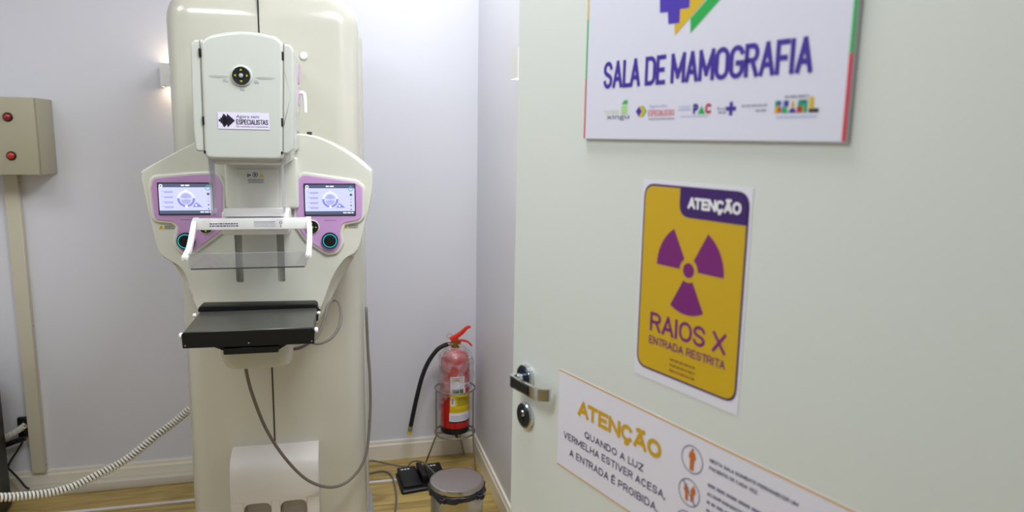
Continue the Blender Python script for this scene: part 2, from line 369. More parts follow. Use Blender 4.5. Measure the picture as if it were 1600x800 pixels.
class Plane:
    def __init__(s, o, r, u, n): s.o, s.r, s.u, s.n = Vector(o), Vector(r), Vector(u), Vector(n)
    def p(s, x, y, h=0): return s.o + s.r*x + s.u*y + s.n*h
def text(mb, pl, txt, x0, x1, base, cap, h, m, bold=0.0, skew=0):
    V, F = glyphs(txt, bold); hv, _ = glyphs('H', bold)
    ch = max(v[1] for v in hv); a = min(v[0] for v in V); b = max(v[0] for v in V); sx = (x1-x0)/(b-a); sy = cap/ch
    vv = [mb.bm.verts.new(pl.p(x0+(x-a)*sx+skew*y*sy, base+y*sy, h)) for x, y in V]; i = mb.mi(m)
    for f in F:
        try: fc = mb.bm.faces.new([vv[k] for k in f]); fc.material_index = i
        except ValueError: pass
def shape(mb, pl, pts, h, m): mb.poly([pl.p(x, y, h) for x, y in pts], m)
def disc(mb, pl, x, y, r, h, m, n=28, a0=0, a1=360, r0=0, ry=None):
    ry = ry or r; A = [math.radians(a0+(a1-a0)*k/n) for k in range(n+1)]
    if r0 == 0:
        pts = [(x+r*math.cos(a), y+ry*math.sin(a)) for a in (A[:-1] if a1-a0 == 360 else A)]
        if a1-a0 != 360 and a1-a0 != 180: pts.append((x, y))
        shape(mb, pl, pts, h, m)
    else:
        k0 = r0/r
        for a, b in zip(A, A[1:]): shape(mb, pl, [(x+k0*r*math.cos(a), y+k0*ry*math.sin(a)), (x+r*math.cos(a), y+ry*math.sin(a)), (x+r*math.cos(b), y+ry*math.sin(b)), (x+k0*r*math.cos(b), y+k0*ry*math.sin(b))], h, m)
def words(mb, pl, x0, x1, y, hgt, h, m, seed=1, lo=1.2, hi=4.5):
    """a line of print too small to read: word-sized bars"""
    r = random.Random(seed); x = x0
    while x < x1 - hgt*.5:
        w = min(r.uniform(lo, hi)*hgt, x1-x); shape(mb, pl, [(x, y), (x+w, y), (x+w, y+hgt), (x, y+hgt)], h, m); x += w + hgt*.55
def rect(mb, pl, x0, x1, y0, y1, h, m): shape(mb, pl, [(x0, y0), (x1, y0), (x1, y1), (x0, y1)], h, m)

# ------------------------------------------------------------------ the room
WX, WY, LX, FY, CZ = .65, 3.205, -2.35, .45, 2.6
def struct(mb, name, **k): return tag(mb.build(name, **k), kind='structure')
b = MB('floor'); b.box(LX-.1, WX+.9, -2.2, WY+.1, -.06, 0); struct(b, 'floor')
b = MB('wall'); b.box(LX-.1, WX+.1, WY, WY+.1, 0, CZ); struct(b, 'wall_back')
b = MB('wall'); b.box(WX, WX+.1, FY-.12, WY, 0, CZ); struct(b, 'wall_right')
b = MB('wall'); b.box(LX-.1, LX, FY-.12, WY, 0, CZ); struct(b, 'wall_left')
b = MB('ceil'); b.box(LX-.1, WX+.1, FY-.12, WY+.1, CZ, CZ+.08); struct(b, 'ceiling')
def baseboard(name, x0, x1, y0, y1, axis):
    b = MB('base'); t, h = .013, .094
    prof = [(0, 0), (t, 0), (t, h-.022), (t-.004, h-.014), (t-.004, h-.006), (t-.006, h), (0, h)]
    if axis == 'x': b.loft([[(x, y0-d, z) for d, z in prof] for x in (x0, x1)])
    else: b.loft([[(x0-d, y, z) for d, z in prof] for y in (y0, y1)])
    struct(b, name, angle=20)
baseboard('baseboard_back', LX, WX, WY, WY, 'x')
baseboard('baseboard_right', WX, WX, FY+.05, WY-.006, 'y')
b = MB('tape'); b.box(-1.6, .262, 2.978, 2.996, 0, .0015); o = struct(b, 'trim_1')

# ------------------------------------------------------------------ the open door and its furniture
ang = math.radians(17.416); DU = Vector((-math.sin(ang), math.cos(ang), 0)); DN = Vector((math.cos(ang), math.sin(ang), 0))
DD = .725
# door-local frame: x = along the leaf towards the free edge (s), y = away from the viewer (DN), z up
DM = Matrix((DU, DN, zz)).transposed().to_4x4()
def dloc(s, off, z): return DU*s + DN*(DD-off) + zz*z
SIGN = lambda off=0, s0=0: Plane(dloc(s0, off, 0), -DU, zz, -DN)      # right is -s
b = MB('door'); b.box(.262, 1.161, DD, DD+.036, .006, 2.1, .002, 1, mx=DM); door = struct(b, 'door_1')
# lever handle
pl = SIGN(0)
def dcyl(mb, s, z, r, o0, o1, m, n=36, bev=.002):
    prof = [(r, o0), (r, o1-bev), (r-bev, o1)]
    mb.loft([[dloc(s+rr*math.cos(2*PI*k/n), oo, z+rr*math.sin(2*PI*k/n)) for k in range(n)] for rr, oo in prof], m)
b = MB('chrome', 'navy'); dcyl(b, 1.1085, 1.0455, .0262, 0, .008, 'chrome'); dcyl(b, 1.1085, 1.0455, .0215, .008, .0092, 'navy'); b.build('handle_rose', door)
b = MB('chrome'); dcyl(b, 1.1085, 1.0455, .0105, .0094, .024, 'chrome'); b.build('handle_neck', door)
b = MB('chrome', 'black')
path = catmull([(1.120, .024), (1.117, .030), (1.098, .031), (1.06, .030), (1.036, .0295), (1.024, .025), (1.016, .016), (1.014, .010)], 6)
zc = lambda s: 1.0415
for s_, m_, w0 in ((0, 'chrome', .0112),):
    loops = []
    for i, p in enumerate(path):
        a = path[max(0, i-1)]; c = path[min(len(path)-1, i+1)]; t = (c-a).normalized(); nrm = Vector((-t.y, t.x)); h = .0032
        loops.append([dloc(p.x+nrm.x*h*q, p.y+nrm.y*h*q, zc(p.x)+w0*w) for q, w in ((1, -1), (1, 1), (-1, 1), (-1, -1))])
    b.loft(loops, m_)
b.build('handle_lever', door)
b = MB('black'); b.loft([[dloc(s, .0338+q*.001, 1.0415+w) for q, w in ((-1, -.0085), (-1, .0085), (1, .0085), (1, -.0085))] for s in (1.112, 1.085, 1.052)]); tag(b.build('lever_inlay', door), 'black lever inlay')
b = MB('chrome', 'navy', 'black'); dcyl(b, 1.1055, .9690, .0262, 0, .008, 'chrome'); dcyl(b, 1.1055, .9690, .0215, .008, .0092, 'navy'); dcyl(b, 1.1055, .975, .0065, .0092, .0125, 'chrome', 20)
b.box(1.104, 1.107, DD-.0105, DD-.009, .960, .969, m='black', mx=DM); b.build('key_escutcheon', door)

# ---- big room sign
Z0, S0 = 1.5025, .9435
sg = empty('room_sign', dloc((.9435+.4775)/2, 0, 1.5025), 'large white board sign with purple SALA DE MAMOGRAFIA lettering high on the open door', 'sign')
inv = Matrix.Translation(-Vector(sg.location))
def build_at(mb, name, root, **k): return mb.build(name, root, offs=-Vector(root.location), **k)
b = MB('board'); b.box(.4765, .9445, DD-.006, DD-.0003, 1.5025, 1.835, .0008, 1, mx=DM); build_at(b, 'board', sg)
P = SIGN(.0063)
for x0, x1 in ((-.9442, -.9408), (-.4818, -.4772)):
    b = MB('yellow', 'green', 'stripred')
    for z0, z1, c in ((1.504, 1.597, 'stripred'), (1.597, 1.69, 'green'), (1.69, 1.785, 'yellow'), (1.785, 1.834, 'logopurple')): rect(b, P, x0, x1, z0, z1, 0, c)
    build_at(b, 'colour_strip', sg, flat=True)
b = MB('purple'); caps(b, P, 'SALA DE MAMOGRAFIA', -.898, -.5255, 1.5797, .0410, .0064, 0, 'purple', .26, .42, .45); build_at(b, 'lettering', sg, flat=True)
neg = lambda pts: [(-x, y) for x, y in pts]
b = MB('logopurple', 'yellow', 'green')
shape(b, P, neg([(.7794, 1.72), (.7794, 1.6964), (.7781, 1.6784), (.7623, 1.6773), (.7602, 1.661), (.7385, 1.6596), (.7385, 1.6777), (.7214, 1.6769), (.7214, 1.72)]), 0, 'logopurple')
shape(b, P, neg([(.7214, 1.72), (.7214, 1.6769), (.7385, 1.6777), (.7385, 1.6596), (.7485, 1.6602), (.7464, 1.6441), (.6635, 1.7065), (.6635, 1.72)]), 0, 'yellow')
shape(b, P, neg([(.7188, 1.6628), (.7173, 1.644), (.641, 1.7), (.641, 1.72)]), 0, 'green')
build_at(b, 'emblem', sg, flat=True)
def logo(name, fn):
    b = MB(); fn(b); build_at(b, name, sg, flat=True)
def l1(b):
    text(b, P, 'novo', -.893, -.858, 1.542, .0075, 0, 'limey'); rect(b, P, -.8525, -.8385, 1.541, 1.553, 0, 'lightgreen'); shape(b, P, [(-.8515, 1.555), (-.8385, 1.555), (-.8385, 1.561), (-.847, 1.561)], 0, 'strapgreen')
    text(b, P, 'xingu', -.8865, -.834, 1.5335, .0075, 0, 'textink')
def l2(b):
    shape(b, P, [(-.8196, 1.5437), (-.813, 1.5505), (-.806, 1.5437), (-.813, 1.5365)], 0, 'purple'); shape(b, P, [(-.813, 1.5515), (-.806, 1.5515), (-.799, 1.5437), (-.806, 1.5355), (-.813, 1.5355), (-.805, 1.5437)], 0, 'yellow')
    shape(b, P, [(-.806, 1.5515), (-.8035, 1.5515), (-.7958, 1.5437), (-.8035, 1.5355), (-.806, 1.5355), (-.799, 1.5437)], 0, 'strapgreen')
    text(b, P, 'Agora tem', -.7915, -.7541, 1.5485, .0045, 0, 'ltblue'); caps(b, P, 'ESPECIALISTAS', -.7927, -.739, 1.5363, .0088, .0014, 0, 'salmon', .26, .42, .45); words(b, P, -.791, -.739, 1.5313, .002, 0, 'greyink', 3)
def l3(b):
    words(b, P, -.7319, -.7087, 1.547, .0015, 0, 'ltblue', 4); words(b, P, -.7319, -.7087, 1.543, .0015, 0, 'ltblue', 5)
    caps(b, P, 'P', -.7045, -.695, 1.5375, .0135, .0036, 0, 'purple', .4); shape(b, P, [(-.696, 1.5375), (-.6825, 1.5375), (-.689, 1.5485)], 0, 'green'); caps(b, P, 'C', -.683, -.6712, 1.5375, .0135, .0036, 0, 'redink', .42); words(b, P, -.7274, -.6782, 1.5342, .0012, 0, 'ltblue', 6)
def l4(b):
    text(b, P, 'Brasil', -.662, -.6475, 1.542, .004, 0, 'greyink'); words(b, P, -.66, -.6475, 1.5372, .003, 0, 'greyink', 8)
    w = .0027
    shape(b, P, [(-.6393-w, 1.5345), (-.6393+w, 1.5345), (-.6393+w, 1.5405), (-.6312, 1.5405), (-.6312, 1.5457), (-.6393+w, 1.5457), (-.6393+w, 1.5517), (-.6393-w, 1.5517), (-.6393-w, 1.5457), (-.6474, 1.5457), (-.6474, 1.5405), (-.6393-w, 1.5405)], 0, 'purple')
def l5(b):
    words(b, P, -.6227, -.5827, 1.5447, .0022, 0, 'greyink', 11); words(b, P, -.6005, -.5822, 1.5385, .0024, 0, 'greyink', 12)
def l6(b):
    words(b, P, -.5597, -.5273, 1.553, .0028, 0, 'greyink', 13); words(b, P, -.5698, -.5152, 1.5302, .0018, 0, 'ltblue', 14)
    x = -.5725; W_ = .0100
    def q(i, pts, c): shape(b, P, [(x+W_*i+px*W_*.94, 1.5358+py*.0146) for px, py in pts], 0, c)
    q(0, [(0, 0), (.55, 0), (.55, .55), (0, .55)], 'gold'); q(0, [(0, .55), (.5, .55), (.5, 1), (0, 1)], 'teal'); q(0, [(.5, .6), (.85, .6), (.85, 1), (.5, 1)], 'purple'); q(0, [(.55, 0), (1, .1), (.9, .5), (.55, .55)], 'redink')
    q(1, [(0, 0), (.5, 0), (.3, .5), (0, .5)], 'teal'); q(1, [(0, .5), (.3, .5), (.3, 1), (0, 1)], 'ltblue'); q(1, [(.3, .55), (.9, .5), (1, .95), (.3, 1)], 'purple'); q(1, [(.5, 0), (1, 0), (.7, .5), (.3, .5)], 'strapgreen')
    q(2, [(.2, .4), (.8, .4), (.65, .95), (.35, .95)], 'yellow'); q(2, [(0, 0), (1, 0), (.85, .35), (.15, .35)], 'purple')
    q(3, [(0, 0), (.8, 0), (.8, .5), (.1, .5)], 'redink'); q(3, [(.1, .5), (1, .5), (1, 1), (.2, 1)], 'teal'); q(3, [(.4, .0), (1, 0), (1, .5), (.6, .5)], 'gold')
    q(4, [(0, 0), (.45, 0), (.45, 1), (0, 1)], 'teal'); q(4, [(-.3, .75), (0, .75), (0, 1), (-.3, 1)], 'purple')
    q(5, [(-.4, .2), (.25, .2), (.25, 1.2), (-.4, 1.2)], 'yellow'); q(5, [(-.4, 0), (1, 0), (1, .3), (-.4, .3)], 'blackink')
for nm, fn in (('city_logo', l1), ('programme_logo', l2), ('works_logo', l3), ('health_logo', l4), ('ministry_lettering', l5), ('government_logo', l6)): logo(nm, fn)

# ---- radiation sign
rs = empty('radiation_sign', dloc(.7, 0, 1.1455), 'yellow and purple RAIOS X trefoil paper taped below the room sign', 'sign')
b = MB('paper'); b.box(.5995, .8025, DD-.0006, DD-.0001, 1.1455, 1.4448, mx=DM); build_at(b, 'paper', rs)
P = SIGN(.0009)
b = MB('navyink', 'signyellow')
shape(b, P, rrect(-.7985, -.6035, 1.160, 1.4395, .021), 0, 'navyink'); shape(b, P, rrect(-.7955, -.6065, 1.163, 1.4365, .0185), .0003, 'signyellow')
build_at(b, 'yellow_field', rs, flat=True)
b = MB('navyink', 'whiteink')
shape(b, P, fillet([(-.7245, 1.4365), (-.7245, 1.397), (-.606, 1.397), (-.606, 1.4365)], [0, .022, 0, .017]), .0006, 'navyink'); caps(b, P, 'ATENÇÃO', -.7085, -.6155, 1.4095, .0160, .0038, .0009, 'whiteink', .42, .34); build_at(b, 'title_tab', rs, flat=True)
b = MB('magenta'); cx, cz = -.7005, 1.3235
disc(b, P, cx, cz, .0105, .0006, 'magenta')
for a in (0, 120, 240): disc(b, P, cx, cz, .0635, .0006, 'magenta', 20, a, a+60, .0172)
build_at(b, 'trefoil', rs, flat=True)
b = MB('magenta'); caps(b, P, 'RAIOS X', -.7720, -.6258, 1.2208, .0292, .0046, .0006, 'magenta', .42, .36); caps(b, P, 'ENTRADA RESTRITA', -.7723, -.6249, 1.2015, .0120, .0019, .0006, 'magenta', .45, .40)
for k, y in enumerate((1.1868, 1.1786, 1.1704)): words(b, P, -.727, -.678, y, .0030, .0006, 'brown', 20+k, 1, 3)
build_at(b, 'lettering', rs, flat=True)

# ---- long attention banner
bs = empty('warning_banner', dloc(.7, 0, .913), 'long white paper banner with gold ATENÇÃO and gold edge lines low on the door', 'sign')
b = MB('paper'); b.box(.33, 1.0, DD-.0006, DD-.0001, .9125, 1.094, mx=DM); build_at(b, 'paper', bs)
b = MB('goldline'); rect(b, P, -1.0, -.33, 1.0912, 1.0937, 0, 'goldline'); rect(b, P, -1.0, -.33, .913, .9150, 0, 'goldline'); build_at(b, 'gold_lines', bs, flat=True)
b = MB('gold'); caps(b, P, 'ATENÇÃO', -.9420, -.7345, 1.0270,   .0288, .0070, 0, 'gold', .5, .34, .80); build_at(b, 'title', bs, flat=True)
b = MB('textink'); caps(b, P, 'QUANDO A LUZ', -.9205, -.7713, .9935, .0122, .0021, 0, 'textink', .5, .42, .75); caps(b, P, 'VERMELHA ESTIVER ACESA,', -.9815, -.7215, .9708, .0128, .0021, 0, 'textink', .5, .42, .75); caps(b, P, 'A ENTRADA É PROIBIDA.', -.962, -.736, .9435, .0132, .0021, 0, 'textink', .5, .42, .75)
build_at(b, 'notice', bs, flat=True)
def pict(b, cx, cy, R=.0208):
    disc(b, P, cx, cy, R, 0, 'circle', 40, r0=R-.0018)
def man(b, x, y, s, m='orange', lean=0):
    T = lambda pts: [(x+(px+lean*py)*s, y+py*s) for px, py in pts]
    disc(b, P, x+lean*.86*s, y+.86*s, .16*s, .0002, m, 14); shape(b, P, T(fillet([(-.30, .70), (-.42, .1), (-.28, .08), (-.24, -.1), (-.22, -1), (-.03, -1), (0, -.1), (.03, -1), (.22, -1), (.24, -.1), (.28, .08), (.42, .1), (.30, .70)], 0)), .0002, m)
b = MB('circle', 'orange'); pict(b, -.673, 1.0545); man(b, -.673, 1.0545, .0165); build_at(b, 'pictogram', bs, flat=True)
b = MB('circle', 'orange'); pict(b, -.675, 1.0033); man(b, -.680, 1.0023, .0125, lean=-.1); man(b, -.668, 1.0043, .0125, lean=.12)
shape(b, P, [(-.6885, 1.0175), (-.6865, 1.019), (-.6610, .989), (-.6630, .9875)], .0004, 'circle'); build_at(b, 'pictogram', bs, flat=True)
b = MB('circle', 'orange'); pict(b, -.6768, .9530)
disc(b, P, -.6768, .955, .009, .0002, 'orange', 16)
build_at(b, 'pictogram', bs, flat=True)
b = MB('textink')
caps(b, P, 'NESTA SALA SOMENTE PERMANECER UM', -.6406, -.499, 1.0648, .0052, .0010, 0, 'textink', .5, .45, .75); caps(b, P, 'PACIENTE DE CADA VEZ.', -.6406, -.558, 1.0535, .0052, .0010, 0, 'textink', .5, .45, .75)
build_at(b, 'rule_lettering', bs, flat=True); b = MB('textink'); words(b, P, -.6415, -.512, 1.0285, .0046, 0, 'circle', 34); caps(b, P, 'ACOMPANHANTES', -.6415, -.576, 1.0150, .0052, .0010, 0, 'textink', .5, .45, .75)
words(b, P, -.6415, -.53, 1.0030, .0046, 0, 'circle', 31); words(b, P, -.6415, -.56, .9905, .0046, 0, 'circle', 32); build_at(b, 'rule_lettering', bs, flat=True); b = MB('textink'); words(b, P, -.6415, -.53, .965, .0046, 0, 'circle', 33)
build_at(b, 'rule_lettering', bs, flat=True)

# ------------------------------------------------------------------ mammography unit (built in its own frame: x right, y away from viewer, z up)
MC = Vector((-.405, 2.45, 0)); MY = math.radians(-1.0); mxv = Vector((math.cos(MY), math.sin(MY), 0)); myv = Vector((-math.sin(MY), math.cos(MY), 0))
BX, BY = .205, .22
mu = empty('mammography_unit', MC + mxv*BX + myv*BY, 'tall white mammography machine with two lilac control panels and a black table', 'mammography machine', MY)
OFF = (-BX, -BY, 0)
def mpart(mb, name, parent=None, **k): return mb.build(name, parent or mu, offs=OFF, **k)
MP = lambda y: Plane((0, y, 0), (1, 0, 0), (0, 0, 1), (0, -1, 0))
# column: rounded plan, arched shoulders at the top
def plan(x0, x1, y0, y1, rf, rb, seg=8):
    return fillet([(x0, y0), (x1, y0), (x1, y1), (x0, y1)], [rf, rf, rb, rb], seg)
def column(x0, x1, y0, y1, rf, rb, zb, zt, R, m):
    b = MB(m); L = []; n = 14
    L.append([(x, y, zb) for x, y in plan(x0, x1, y0, y1, rf, rb)])
    L.append([(x, y, zt-R) for x, y in plan(x0, x1, y0, y1, rf, rb)])
    for k in range(1, n+1):
        a = PI/2*k/n; d = R*(1-math.cos(a)); z = zt-R+R*math.sin(a); d2 = min(d, (y1-y0)*.25)
        L.append([(x, y, z) for x, y in plan(x0+d, x1-d, y0+d2*.55, y1-d2*.55, max(.02, rf-d*.3), max(.01, rb-d*.2))])
    b.loft(L); return b
mpart(column(-.084, .508, 0, .26, .085, .01, .024, 1.965, .115, 'col'), 'column')
mpart(column(-.07, .523, .264, .50, .02, .04, .024, 1.94, .10, 'col'), 'column_rear_cover')
b = MB('dark'); b.box(.196, .2005, -.0012, .004, .3, 1.955); mpart(b, 'seam')
b = MB('grey'); lp = plan(-.115, .537, -.06, .535, .12, .12); b.loft([[(x, y, 0) for x, y in lp], [(x, y, .018) for x, y in lp], [(x, y, .022) for x, y in offset(lp, .004)]]); mpart(b, 'base_plate')
# foot cover with two oval openings
b = MB('cover')
prof = [(.0, .448), (-.03, .447), (-.055, .440), (-.078, .427), (-.092, .409), (-.10, .385), (-.104, .345)]
for x0, x1 in ((.062, .345),):
    L = []
    for x, s_ in ((x0, .96), (x0+.004, 1), (x1-.004, 1), (x1, .96)):
        L.append([(x, y*s_, z) for y, z in prof] + [(x, -.104*s_, .2945), (x, 0, .2945)])
    b.loft(L)
fr = -.104
for x0, x1 in ((.062, .103), (.189, .219), (.304, .345)): b.box(x0, x1, fr, -.004, .022, .2946, .002, 1)
for x0, x1 in ((.103, .189), (.219, .304)):
    arc = fillet([(x0, .29), (x0, .238), (x1, .238), (x1, .29)], [.034, 0, 0, .034], 6)
    lo = [(x0, .2946)] + [(p[0], p[1]) for p in fillet([(x0, .235), (x0, .288), (x1, .288), (x1, .235)], [0, .032, .032, 0], 6)] + [(x1, .2946)]
    b.loft([[(p[0], y, p[1]) for p in lo] for y in (fr, -.02)])
    b.box(x0, x1, fr, -.004, .022, .15, .002, 1)
b.box(.062, .345, -.02, -.003, .15, .3)
mpart(b, 'foot_cover', angle=30)

# arm body with shoulders
sil = [(.345, 1.506), (.418, 1.483), (.480, 1.448), (.528, 1.409), (.538, 1.392), (.538, 1.333), (.520, 1.255), (.489, 1.150), (.462, 1.096), (.427, 1.037), (.395, .975), (.352, .905), (.30, .872),
       (.12, .872), (.06, .915), (.022, .955), (.0, .985), (-.025, 1.035), (-.048, 1.088), (-.080, 1.155), (-.099, 1.223), (-.113, 1.325), (-.119, 1.368), (-.115, 1.388), (-.104, 1.404), (.027, 1.477), (.097, 1.511), (.205, 1.513)]
frn = [(.345, 1.500), (.415, 1.476), (.474, 1.441), (.520, 1.403), (.528, 1.389), (.528, 1.333), (.511, 1.255), (.485, 1.158), (.445, 1.128), (.408, 1.072), (.380, 1.0), (.346, .92), (.30, .878),
       (.12, .878), (.065, .92), (.032, .962), (.012, 1.0), (.001, 1.050), (-.022, 1.112), (-.074, 1.155), (-.089, 1.223), (-.104, 1.325), (-.110, 1.366), (-.107, 1.383), (-.098, 1.398), (.030, 1.470), (.099, 1.504), (.205, 1.506)]
def dense(p): return [tuple(q) for q in catmull([Vector(v) for v in p], 4, True)]
s3, f3 = dense(sil), dense(frn)
lerp = lambda a, b, t: [(p[0]+(q[0]-p[0])*t, p[1]+(q[1]-p[1])*t) for p, q in zip(a, b)]
b = MB('gloss')
Ls = [[(p[0], -.015, p[1]) for p in offset(s3, .03)], [(p[0], -.04, p[1]) for p in offset(s3, .012)], [(p[0], -.075, p[1]) for p in s3]]
def cove(p, q):     # 0 = plain rounded rim, 1 = hollowed grip along the lower flanks
    t = max(0, min(1, ((Vector(p)-Vector(q)).length-.012)/.022)); return t*t*(3-2*t)
Wc = [cove(p, q) for p, q in zip(s3, f3)]
Ls.append([(p[0], -.15+.015*w_, p[1]) for p, w_ in zip(s3, Wc)])
for k in range(1, 9):
    a = PI/2*k/8; row = []
    for p, q, w_ in zip(s3, f3, Wc):
        t = (1-w_)*(1-math.cos(a)) + w_*math.sin(a); dd = (1-w_)*math.sin(a) + w_*(1-math.cos(a))
        y0 = -.15+.015*w_; row.append((p[0]+(q[0]-p[0])*t, y0+(-.22-y0)*dd, p[1]+(q[1]-p[1])*t))
    Ls.append(row)
Ls.append([(.21+(p[0]-.21)*.985, -.22, 1.19+(p[1]-1.19)*.985) for p in f3]); b.loft(Ls)
body = mpart(b, 'arm_body', angle=42)
# cut the two compression grooves into the body
def cutter(x0, x1, z0, z1, y0, y1, r):
    c = MB('seam'); lp = rrect(x0, x1, z0, z1, r, 4); c.loft([[(p[0], y, p[1]) for p in lp] for y in (y0, y1)]); o = mpart(c, 'cut'); return o
cuts = [cutter(.129, .150, 1.062, 1.30, -.24, -.185, .007), cutter(.248, .269, 1.060, 1.30, -.24, -.185, .007)]
bpy.context.view_layer.update()
for c in cuts:
    md = body.modifiers.new('cut', 'BOOLEAN'); md.object = c; md.operation = 'DIFFERENCE'; md.solver = 'EXACT'
bpy.context.view_layer.update()
dg = bpy.context.evaluated_depsgraph_get(); nm = bpy.data.meshes.new_from_object(body.evaluated_get(dg)); body.modifiers.clear(); body.data = nm; nm.name = 'arm_body'
for c in cuts: bpy.data.objects.remove(c)
nm.materials.clear(); nm.materials.append(M['gloss'])
bm_ = bmesh.new(); bm_.from_mesh(nm)
for f in bm_.faces: f.smooth = True; f.material_index = 0
for e in bm_.edges: e.smooth = not (len(e.link_faces) == 2 and e.calc_face_angle(0) > math.radians(40))
bm_.to_mesh(nm); bm_.free()
# pod under the table
b = MB('gloss'); L = []
for x0, x1, z in ((.12, .28, .850), (.112, .288, .854), (.105, .293, .867), (.100, .297, .892), (.098, .300, .93)):
    L.append([(x, y, z) for x, y in fillet([(x0, -.40), (x1, -.40), (x1, -.10), (x0, -.10)], [.04, .04, .01, .01], 5)])
b.loft(L); mpart(b, 'detector_pod')
# arm neck up to the head, with the channel face
b = MB('gloss'); b.box(.10, .305, -.42, .0, 1.42, 1.70, .02, 3); b.box(.112, .318, -.245, -.20, 1.285, 1.44, .01, 3); mpart(b, 'arm_neck')
b = MB('gloss'); b.box(.142, .262, -.252, -.24, 1.272, 1.402, .004, 2); ch = mpart(b, 'channel_plate')
b = MB('blackink', 'tag_y'); P = MP(-.2528)
disc(b, P, .1985, 1.386, .0075, 0, 'navyink', r0=.0058); shape(b, P, [(.196, 1.381), (.203, 1.386), (.196, 1.391)], 0, 'navyink'); shape(b, P, [(.209, 1.379), (.223, 1.379), (.216, 1.392)], 0, 'tag_y'); rect(b, P, .177, .180, 1.379, 1.389, 0, 'blackink'); rect(b, P, .181, .186, 1.382, 1.387, 0, 'blackink')
for k in range(3): words(b, P, .178, .222, 1.3715-.0045*k, .0018, 0, 'blackink', 41+k)
mpart(b, 'icon_label', ch, flat=True)

# head
b = MB('shell')
hf = fillet([(.1105, 1.722), (.128, 1.7395), (.167, 1.7495), (.207, 1.7545), (.25, 1.7525), (.290, 1.7455), (.3065, 1.729), (.2955, 1.436), (.107, 1.437)], [.012, .02, .05, .06, .05, .02, .012, .016, .016], 6)
hf = resample(hf, 90); slab(b, hf, -.30, -.502, .009, 6); mpart(b, 'head_front_cover')
for sgn in (0, 1):
    b = MB('shell')
    if sgn == 0: lp = fillet([(.124, 1.457), (.124, 1.7305), (.096, 1.729), (.087, 1.716), (.084, 1.60), (.0835, 1.51), (.086, 1.456)], [.002, .004, .008, .010, .01, .01, .010], 5)
    else: lp = fillet([(.278, 1.454), (.310, 1.452), (.3225, 1.464), (.327, 1.60), (.330, 1.712), (.324, 1.727), (.285, 1.7305)], [.002, .010, .012, .01, .012, .010, .004], 5)
    slab(b, lp, -.18, -.496, .005, 4); hs = mpart(b, 'head_side_shell')
    for z in (1.698, 1.533, 1.455):
        h = MB('blackm'); x = (.1085 if sgn == 0 else .2935+(z-1.453)*.0425)
        hh = .0105 if z > 1.46 else .004
        h.box(x-.0022, x+.0022, -.5010, -.47, z-hh, z+hh, .0006, 1); mpart(h, 'hinge', hs)
    h = MB('seam'); x0, x1 = (.1063, .1094) if sgn == 0 else (.2969, .3077)
    h.loft([[(x+d, y, z) for d, y in ((-.0011, -.4968), (.0011, -.4968), (.0011, -.47), (-.0011, -.47))] for x, z in ((x0, 1.454), (x1, 1.728))]); mpart(h, 'seam', hs)
b = MB('gloss'); lp = fillet([(.10, 1.425), (.31, 1.425), (.318, 1.72), (.25, 1.735), (.15, 1.735), (.09, 1.72)], .02, 4); slab(b, lp, .0, -.41, .02, 3); mpart(b, 'head_rear_housing')
# joystick on the head
yk = -.5025
b = MB('shell', 'seam'); b.lathe([(.0265, 0), (.0265, .002), (.0245, .0035), (.0225, .0035)], (.204, yk, 1.6455), m='shell', axis='y'); jb = mpart(b, 'joystick_bezel')
def joystick(x, y, z, r, parent, name='joystick'):
    b = MB('black', 'arrow', 'grey'); b.lathe([(r, 0), (r, .005), (r*.93, .0065), (r*.5, .0055), (r*.36, .0055), (r*.34, .008), (r*.2, .0075), (.0001, .0072)], (x, y, z), m='black', n=36, axis='y'); b.lathe([(r*.24, .0082), (r*.2, .0088), (.0001, .009)], (x, y, z), m='grey', n=20, axis='y')
    P = MP(y-.0068)
    for a in range(4):
        c, s_ = math.cos(a*PI/2), math.sin(a*PI/2); k = r*.15
        shape(b, P, [(x+px*c-py*s_, z+px*s_+py*c) for px, py in ((-k, r*.56), (k, r*.56), (0, r*.80))], .0004, 'arrow')
    return mpart(b, name, parent)
joystick(.204, yk-.002, 1.6455, .0215, mu)
for x0, x1 in ((.121, .176), (.232, .288)):
    b = MB('shell'); b.loft([[(x0, -.5015, 1.643), (x0, -.5015, 1.639), (x0, -.4995, 1.641)], [(x0+.015, -.5045, 1.6445), (x0+.015, -.5025, 1.6385), (x0+.015, -.4995, 1.641)], [(x1-.015, -.5045, 1.6445), (x1-.015, -.5025, 1.6385), (x1-.015, -.4995, 1.641)], [(x1, -.5015, 1.643), (x1, -.5015, 1.639), (x1, -.4995, 1.641)]]); mpart(b, 'crease_line')
P = MP(-.5026)
for x, z, sd in ((.166, 1.629, 51), (.240, 1.628, 52), (.2055, 1.609, 53)): b = MB('circle'); words(b, P, x-.006, x+.006, z, .0018, 0, 'circle', sd, 1, 2); words(b, P, x-.006, x+.003, z+.004, .0018, 0, 'circle', sd+5, 1, 2); mpart(b, 'position_mark', flat=True)
